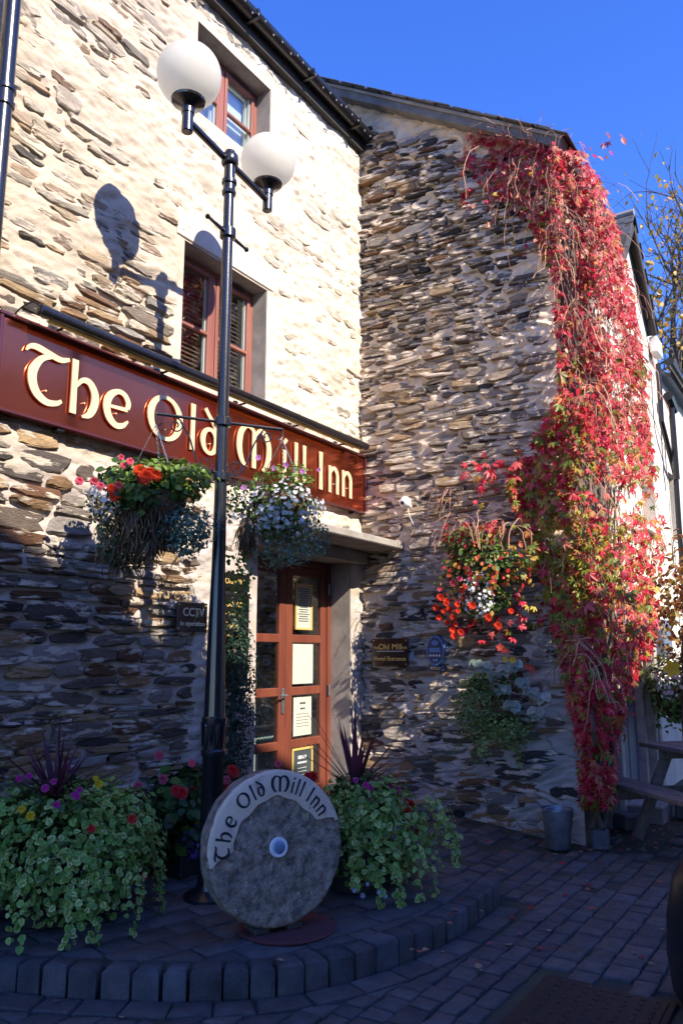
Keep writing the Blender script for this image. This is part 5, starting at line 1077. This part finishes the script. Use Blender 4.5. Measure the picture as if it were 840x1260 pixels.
# ---- far basket on the side wall
fb = thing('wall_basket', 'leafy basket with a yellow flower beyond the blue door', 'flower basket', (9.3, 1.7, .5), 'flower baskets on the gable')
cf = P(828, 848, 1, 1.66); mb = MB(); mb.lathe([(.05, -.3), (.2, -.15), (.24, 0), (.02, -.02)], cf, 16); mb.build('bowl', M['coir'], fb); mb = MB(); mb.tube([(cf[0], S, cf[2]), (cf[0], cf[1]+.2, cf[2])], .015, 6); mb.build('bracket', M['black_iron'], fb)
lb = LB(); leafy(lb, 1100, cf, (.45, .28, .36), .055, .7, MID+GRN, seed=71, lump=.3, shell=(.5, 1.05)); lb.build('foliage', M['leaf'], fb); flower_objs('yellow_flower', [P(826, 823, 1, 1.42)], [unit(C0-cf)], .06, (.75, .4, .01), (.8, .58, .02), fb); lb = LB(); flowers_in(lb, 60, P(822, 838, 1, 1.5), (.3, .1, .15), .018, [(.6, .4, .35)], WHT); lb.build('small_flowers', M['petal'], fb)

# ================================================================== VIRGINIA CREEPER
vine = thing('creeper', 'red Virginia creeper cascading down the corner of the stone gable', 'creeper', (XG, S, -.1))
def corner_x(y):
    zz = np.linspace(-.2, 6.6, 60); pp = np.array([proj((XG, S, z))[:2] for z in zz]); o_ = np.argsort(pp[:, 1]); return np.interp(y, pp[o_, 1], pp[o_, 0])
LBND = [(165, 575), (200, 580), (230, 600), (265, 655), (330, 682), (420, 692), (480, 692), (540, 665), (575, 632), (610, 632), (660, 655), (720, 675), (800, 692), (850, 705), (900, 716), (990, 722)]
RBND = [(165, 650), (185, 705), (230, 738), (330, 767), (420, 783), (500, 788), (580, 800), (660, 812), (720, 806), (790, 800), (830, 775), (860, 764), (930, 754), (990, 748)]
lb_x = lambda y: np.interp(y, [a for a, _ in LBND], [b for _, b in LBND]); rb_x = lambda y: np.interp(y, [a for a, _ in RBND], [b for _, b in RBND])
VR = [(.66, .020, .055), (.80, .05, .10), (.48, .012, .04), (.82, .17, .17), (.74, .06, .11)]; VO = [(.62, .20, .07), (.66, .32, .08), (.68, .26, .16)]; VY = [(.42, .40, .05), (.28, .33, .04), (.56, .44, .07), (.18, .24, .04)]; VP = [(.66, .22, .19), (.70, .32, .25), (.60, .12, .13)]
def vine_col(x, y):
    g = math.exp(-(((x-700)/80)**2+((y-680)/135)**2)); tp_ = 1-float(ss(200, 520, y)); r = rnd(0, 1)
    g = max(g, .55*math.exp(-(((x-635)/35)**2+((y-620)/60)**2)), .35*math.exp(-(((x-655)/40)**2+((y-300)/60)**2)))
    if r < g*.72: pal = VY
    elif r < g*.72+.14: pal = VO
    elif r < g*.72+.14+.38*tp_: pal = VP
    else: pal = VR
    return np.array(pal[RS.randint(len(pal))])*rnd(.7, 1.25)
def vine_pt(x, y, outer=None):
    xc = float(corner_x(y)); u = (rnd(0, 1) if y > 480 else rnd(.1, 1)**.4) if outer is None else outer
    if x < xc+4: d = .03+(.24 if y > 480 else .09)*u*min(1, max(.15, 1-(xc-x)/90)); return P(x, y, 0, XG-d), np.array([-1., -.45, .25])
    mx = .46 if y < 800 else .30
    for t_ in range(6):
        p_ = P(x, y, 1, S-.04-mx*u)
        if p_[0] > XG-(.02 if y < 470 else .30): break
        u *= .7
    return p_, np.array([-.45, -1., .25])
PTS = []
while len(PTS) < 9000:
    y = rnd(165, 990); l_, r_ = float(lb_x(y)), float(rb_x(y)); x = rnd(l_-6, r_+6)
    dens = 1.0 if y < 480 else .72
    if y > 800: dens = .6
    if x < corner_x(y)-20 and y < 260: dens *= .7
    if fbm(x/26, y/30, 7, 2) < .36: dens *= .25
    if 250 < y < 470 and corner_x(y) < x < corner_x(y)+26: dens *= .35
    if rnd(0, 1) < dens: PTS.append((x, y))
for (cx_, cy_, rx, ry, n_) in ((597, 580, 22, 14, 26), (588, 605, 6, 22, 10), (650, 585, 35, 25, 40), (575, 655, 26, 10, 46), (565, 670, 12, 25, 24), (620, 250, 30, 20, 16), (575, 215, 10, 40, 16), (570, 245, 8, 14, 8), (600, 180, 20, 12, 22), (640, 300, 12, 14, 4), (600, 770, 40, 16, 16), (640, 745, 18, 30, 22), (665, 760, 10, 20, 12), (690, 690, 20, 60, 40), (740, 180, 20, 14, 12), (715, 195, 20, 12, 16), (640, 170, 40, 10, 26), (600, 650, 30, 8, 24), (648, 700, 10, 20, 12), (775, 870, 6, 14, 4)):
    for k in range(n_): PTS.append((cx_+RS.normal()*rx*.6, cy_+RS.normal()*ry*.6))
lb = LB(); big = []
for i, (x, y) in enumerate(PTS):
    if y > 560 and y < 800 and 535 < x < 660 and not (x > lb_x(y)): p, nn = P(x, y, 0, XG-.06-rnd(0, .3)), np.array([-1., -.4, .3])
    else: p, nn = vine_pt(x, y)
    if p[2] < .02: continue
    nor = unit(nn+RS.normal(scale=.5, size=3)); d = unit(np.array([0, 0, -1.])+RS.normal(scale=.45, size=3)+nn*.25); d = unit(d-nor*(d@nor)*.85); sz = rnd(.028, .058) if y < 500 else rnd(.036, .075)
    c = vine_col(x, y)
    if len(big) < 270 and y > 440 and rnd(0, 1) < .075: big.append((p+nn*.05, d, nor, rnd(.075, .11), c)); continue
    sz *= max(1.0, min(1.45, float((p-C0)@Fv)/6.4))
    lb.put(PALM if (y > 480 or i % 3) else OVAL, p[None], d[None], nor[None], sz*(1 if (y > 480 or i % 3) else 1.3), rnd(.85, 1.2) if (y > 480 or i % 3) else .7, c[None]*np.array([[.9, 1.0, .9]]), c[None])
lb.build('foliage', M['vine'], vine)
vm = []
for k in range(14):
    c = vine_col(rnd(640, 780), rnd(480, 820)); b_ = LB(); b_.put(PALM, np.zeros((1, 3)), np.array([[1., 0, 0]]), np.array([[0, 0, 1.]]), 1.0, rnd(.9, 1.25), c[None], c[None]*.9); m = mesh_np('leaf', b_.V[0]+RS.normal(scale=.02, size=b_.V[0].shape), b_.L[0], b_.S[0], np.clip(b_.C[0], 0, 1), True); m.materials.append(M['vine']); vm.append(m)
for p, d, nor, sz, c in big:
    sd_ = unit(np.cross(nor, d)); up_ = np.cross(d, sd_); o = bpy.data.objects.new('leaf', vm[RS.randint(len(vm))]); mx = Matrix([[d[i]*sz, sd_[i]*sz, up_[i]*sz, p[i]] for i in range(3)]+[[0, 0, 0, 1]]); o.matrix_basis = mx; link(o, vine)
# stems: woody trunk at the base, drooping bare stems above
mb = MB()
for k in range(9):
    x0 = rnd(728, 752); pts = [P(x0+rnd(-4, 4), 1020, 1, S-.10-rnd(0, .12))]
    for y in (960, 900, 840, 780, 700, 600): pts.append(P(x0+rnd(-14, 18)+(1000-y)*.02, y, 1, S-.08-rnd(0, .14)))
    mb.tube(catmull(pts, 5), [float(v_) for v_ in np.linspace(rnd(.016, .03), .006, (len(pts)-1)*5+1)], 6)
shade_auto(mb.build('trunk', M['bark'], vine))
mb = MB(); mb2 = MB()
for k in range(760):
    y0 = rnd(175, 780) if k % 3 == 0 else rnd(175, 480); x0 = rnd(float(lb_x(y0))+8, float(rb_x(y0))+2); L_ = rnd(.2, .75); p, nn = vine_pt(x0, y0, rnd(.1, 1.02)); pts = [p]; dr = RS.normal(scale=.5, size=3)
    for i in range(6): dr = dr*.7+np.array([0, 0, -.55])+RS.normal(scale=.28, size=3); dr = unit(dr); pts.append(pts[-1]+dr*L_/6)
    if min(q_[0] for q_ in pts) > XG-.4 and all((q_[0] < XG or q_[1] < S-.015) for q_ in pts): (mb if rnd(0, 1) < .72 else mb2).tube(pts, rnd(.0018, .0044), 3, cap=False)
for k in range(80):      # bare arching stems round the wall basket and below the eaves
    if k < 48: x0, y0 = rnd(548, 640), rnd(635, 660); p = P(x0, y0, 0, XG-.1-rnd(0, .25)); L_ = rnd(.25, .55)
    elif k < 62: x0, y0 = rnd(530, 560), rnd(600, 625); p = P(x0, y0, 0, XG-.05-rnd(0, .06)); L_ = rnd(.2, .4)
    else: x0, y0 = rnd(690, 760), rnd(770, 820); p = P(x0, y0, 1, S-.12-rnd(0, .25)); L_ = rnd(.3, .7)
    pts = [p]; dr = unit(np.array([-.3, rnd(-1, 1), .7]))
    for i in range(7): dr = unit(dr*.75+np.array([0, 0, -.42])+RS.normal(scale=.22, size=3)*np.array([.4, 1, 1])); pts.append(pts[-1]+dr*L_/7)
    if max(q_[0] for q_ in pts) < XG-.01 or y0 > 760: (mb if k % 3 else mb2).tube(catmull(pts, 3), rnd(.0022, .0045), 4, cap=False)
for k in range(60):     # wispy shoots standing above the eaves
    x0 = rnd(575, 745); y0 = float(np.interp(x0, [575, 650, 690, 745], [165, 178, 190, 235])); p = P(x0, y0, 0 if x0 < 680 else 1, XG-.12 if x0 < 680 else S-.15); L_ = rnd(.1, .34); pts = [p]; dr = unit(np.array([-.1, rnd(-.8, .8), 1.0]))
    for i in range(6): dr = unit(dr*.8+RS.normal(scale=.28, size=3)+np.array([0, 0, -.12])); pts.append(pts[-1]+dr*L_/6)
    mb.tube(catmull(pts, 3), .0024, 4, cap=False)
stuff(mb.build('stems', M['twig_pale'], vine)); stuff(mb2.build('old_stems', M['stem'], vine))
lb = LB()
for k in range(50):
    x0 = rnd(580, 750); y0 = float(np.interp(x0, [575, 650, 690, 760], [165, 178, 190, 250]))-abs(RS.normal())*5; p = P(x0, y0, 0 if x0 < 680 else 1, XG-.14 if x0 < 680 else S-.16); lb.put(PALM, p[None], RS.normal(size=(1, 3)), unit(np.array([[-.6, -1, .3]])+RS.normal(scale=.5, size=(1, 3))), rnd(.025, .045), 1.0, np.array([VP[RS.randint(3)]]), np.array([VP[RS.randint(3)]]))
lb.build('eaves_shoots', M['vine'], vine)

# ================================================================== STREET THINGS
bk = thing('bucket', 'grey galvanised bucket standing at the foot of the gable', 'bucket', (6.42, 2.15, -.11))
bc = (6.42, 2.13, float(street_z(6.42, 2.13))+.006)
mb = MB(); mb.lathe([(.085, 0), (.088, .004), (.122, .285), (.128, .29), (.128, .30), (.118, .30), (.112, .27), (.084, .02), (.01, .02)], bc, 28); shade_auto(mb.build('body', M['galv'], bk))
mb = MB(); hb_ = [(bc[0]+.125*math.cos(t)*.62, bc[1]-.125*math.cos(t)*.78, bc[2]+.28+.03*math.sin(t)) for t in np.linspace(0, math.pi, 14)]; mb.tube(hb_, .004, 6); mb.build('handle', M['galv'], bk)
for (x, y, s_, h_, rz) in ((6.60, 1.86, .17, .16, .4), (8.25, 1.52, .22, .14, .2), (7.45, 1.86, .2, .13, .9)):
    mb = MB(); mb.box(-s_/2, s_/2, -s_*.4, s_*.4, 0, h_, .015, M=Matrix.Translation((x, y, float(street_z(x, y))+.002)) @ Matrix.Rotation(rz, 4, 'Z'))
    tag(mb.build('stone_block', M['slate']), {6.60: 'small grey stone block against the creeper beside the bucket', 8.25: 'blue grey stone block by the side door step', 7.45: 'low stone block under the creeper trunk'}[x], 'block')
# picnic table
ta = unit(np.array([-.69, -.72, 0])); tb = np.array([-ta[1], ta[0], 0]); tb = tb if tb[0] > 0 else -tb
gz = -.118; A0 = np.array([7.39, 1.70, gz])
pt = thing('picnic_table', 'weathered wooden picnic table with attached bench at the right edge', 'table', tuple(A0+ta*.75+tb*.35))
MT = Matrix([[ta[i], tb[i], (0, 0, 1)[i], A0[i]] for i in range(3)]+[[0, 0, 0, 1]])
for k in range(5): mb = MB(); mb.box(rnd(-.01, .01), 1.5, k*.142, k*.142+.134, .715, .752, .006, M=MT); mb.build('table_plank', M['timber'], pt)
for off in (-.42, .86):
    for k in range(2): mb = MB(); mb.box(-.12+rnd(-.01, .01), 1.6, off+k*.14, off+k*.14+.132, .425, .462, .006, M=MT); mb.build('bench_plank', M['timber'], pt)
for x in (.22, 1.28):
    for (y0, y1) in ((.14, -.22), (.56, .92)):
        d = Vector((0, y1-y0, -.71)); L_ = d.length; R_ = Matrix.Translation((x, y0, .712)) @ Matrix.Rotation(math.atan2(d.y, -d.z), 4, 'X')
        mb = MB(); mb.box(-.022, .022, -.045, .045, -L_+.01, 0, .005, M=MT @ R_); mb.build('leg', M['timber'], pt)
    mb = MB(); mb.box(x+.024, x+.062, -.43, 1.13, .33, .424, .005, M=MT); mb.build('bench_rail', M['timber'], pt); mb = MB(); mb.box(x+.024, x+.062, .02, .68, .64, .713, .005, M=MT); mb.build('top_rail', M['timber'], pt)
mb = MB(); mb.tube([tuple(MT @ Vector((.28, .35, .38))), tuple(MT @ Vector((.75, .35, .70)))], .02, 6); mb.build('brace', M['timber'], pt)
# black barrel at the frame's right edge
br = thing('barrel', 'black rounded barrel at the bottom right edge of the street', 'barrel', (3.98, .56, -.13))
mb = MB(); mb.lathe([(.25, .0), (.285, .06), (.30, .2), (.29, .36), (.255, .52), (.22, .58), (.20, .585), (.19, .56), (.01, .56)], (4.06, .565, -.125), 36); shade_auto(mb.build('body', M['black_pvc'], br), 50)
# timber posts by the side door
for (x, y, h_, w_) in ((9.02, 1.93, 1.9, .05), (9.28, 1.94, 1.5, .06)):
    mb = MB(); mb.box(x-w_, x+w_, y-.05, y+.04, -.13, h_, .008); tag(mb.build('timber_post', M['pale_timber']), 'tall pale timber post just right of the blue door' if x < 9.1 else 'shorter pale timber post under the far basket', 'post')
mb = MB(); mb.box(9.55, 9.95, S-.17, S-.03, 1.35, 1.78, .02); tag(mb.build('meter_box', M['blue_door']), 'blue grey box fixed on the white side wall above the far basket', 'box')
# autumn shrub and tree further on
au = thing('autumn_shrub', 'orange brown autumn shrub at the far end of the side wall', 'shrub', (12.0, 1.3, -.1))
mb = MB(); ca_ = P(838, 760, 1, 1.45); mb.tube([(ca_[0], 1.5, -.13), (ca_[0], 1.48, .8), (ca_[0]+.05, 1.45, 1.6)], [.05, .04, .02], 8); mb.build('trunk', M['bark'], au)
lb = LB(); leafy(lb, 900, (ca_[0]+.1, 1.40, 1.9), (.55, .42, .65), .07, .7, [(.42, .16, .05), (.30, .11, .04), (.50, .28, .08), (.35, .25, .06), (.22, .08, .04)], lump=.4, seed=81, shell=(.3, 1.05)); leafy(lb, 300, (ca_[0]+.2, 1.40, 1.2), (.4, .35, .4), .06, .7, [(.30, .14, .05), (.2, .1, .04)], seed=82, shell=(.3, 1.0)); lb.build('crown', M['leaf'], au)
def tree(base, H, seed, label, nleaf):
    rs = np.random.RandomState(seed); t = thing('bare_tree', label, 'tree', tuple(base), 'trees behind the houses'); mb = MB(); tips = []
    def grow(p, d, L_, r_, lev):
        n = 5; pts = [p]; dd = d
        for i in range(n): dd = unit(dd+rs.normal(scale=.13, size=3)+np.array([0, 0, .05])); pts.append(pts[-1]+dd*L_/n)
        mb.tube(pts, list(np.linspace(r_, r_*.6, n+1)), 7 if lev < 2 else 4, cap=False)
        if lev >= 3: tips.append(pts[-1]); tips.append(pts[3])
        if lev < 6:
            for k in range((rs.randint(2, 5) if lev < 5 else 2) if lev else 5):
                q_ = pts[rs.randint(2, n+1)]; nd = unit(dd+rs.normal(scale=.55, size=3)+np.array([0, 0, .15])); grow(q_, nd, L_*rs.uniform(.58, .8), r_*.55, lev+1)
    grow(np.array(base), np.array([0, 0, 1.]), H*.30, H*.016, 0); stuff_o = mb.build('trunk', M['bark'], t)
    tp_ = np.array(tips); idx = rs.randint(len(tp_), size=nleaf); p = tp_[idx]+rs.normal(scale=.25, size=(nleaf, 3)); lb = LB(); lb.put(OVAL, p, rs.normal(size=(nleaf, 3))-np.array([0, 0, .6]), rs.normal(size=(nleaf, 3)), rs.uniform(.08, .16, nleaf), .8, pick([(.55, .32, .05), (.50, .25, .04), (.45, .38, .08)], nleaf), pick([(.55, .32, .05)], nleaf)); lb.build('crown', M['leaf'], t)
bt = C0+ray(814, 800)*21/np.linalg.norm(ray(842, 800)[:2]); tree((bt[0], bt[1], -.15), 19.5, 5, 'tall bare tree with a few yellow leaves against the sky', 2200)
bt = C0+ray(790, 800)*27/np.linalg.norm(ray(790, 800)[:2]); tree((bt[0], bt[1], -.15), 19.0, 8, 'second bare tree showing only its top behind the dormer', 350)
bt = C0+ray(880, 800)*19/np.linalg.norm(ray(880, 800)[:2]); tree((bt[0], bt[1], -.15), 15, 12, 'golden leaved tree beyond the cottage at the right edge', 2600)
# fallen leaves
lb = LB(); N_ = 0; fl = []
for (x, y) in ((350, 1182), (75, 1230), (92, 1128), (595, 1122), (597, 1035), (600, 1038), (560, 1053), (556, 1010), (541, 1001), (547, 1007), (657, 1039), (671, 1038), (682, 1050), (615, 1110), (658, 1165), (583, 1183), (627, 1163), (560, 1120), (724, 1090), (520, 1080), (530, 1090), (255, 1232), (72, 1228), (148, 1250), (700, 1052), (800, 1040), (810, 1020), (735, 1060), (586, 1086), (640, 1150)): fl.append((x, y))
for k in range(150): fl.append((rnd(690, 840), rnd(985, 1050)))
for k in range(50): fl.append((rnd(480, 840), rnd(1000, 1200)))
for (x, y) in fl:
    p = P(x, y, 2, -.105)
    if p[0] < 4.98 and inside_kerb(p[:2], 0): p = P(x, y, 2, .01)
    elif p[0] < 5 and inside_kerb(p[:2], -.05): continue
    else: p = P(x, y, 2, float(street_z(p[0], p[1]))+.012)
    if (p[0] > XG-.05 and p[1] > S-.05): continue
    a = rnd(0, 6.28); c = np.array(((.35, .02, .03), (.45, .25, .15), (.40, .10, .06), (.30, .20, .12))[RS.randint(4)])*rnd(.6, 1.1); lb.put(OVAL, p[None], np.array([[math.cos(a), math.sin(a), rnd(-.1, .25)]]), np.array([[rnd(-.3, .3), rnd(-.3, .3), 1.]]), rnd(.025, .05), 1.0, c[None], c[None]*.9)
lb.build('fallen_leaves', M['fallen'], None)
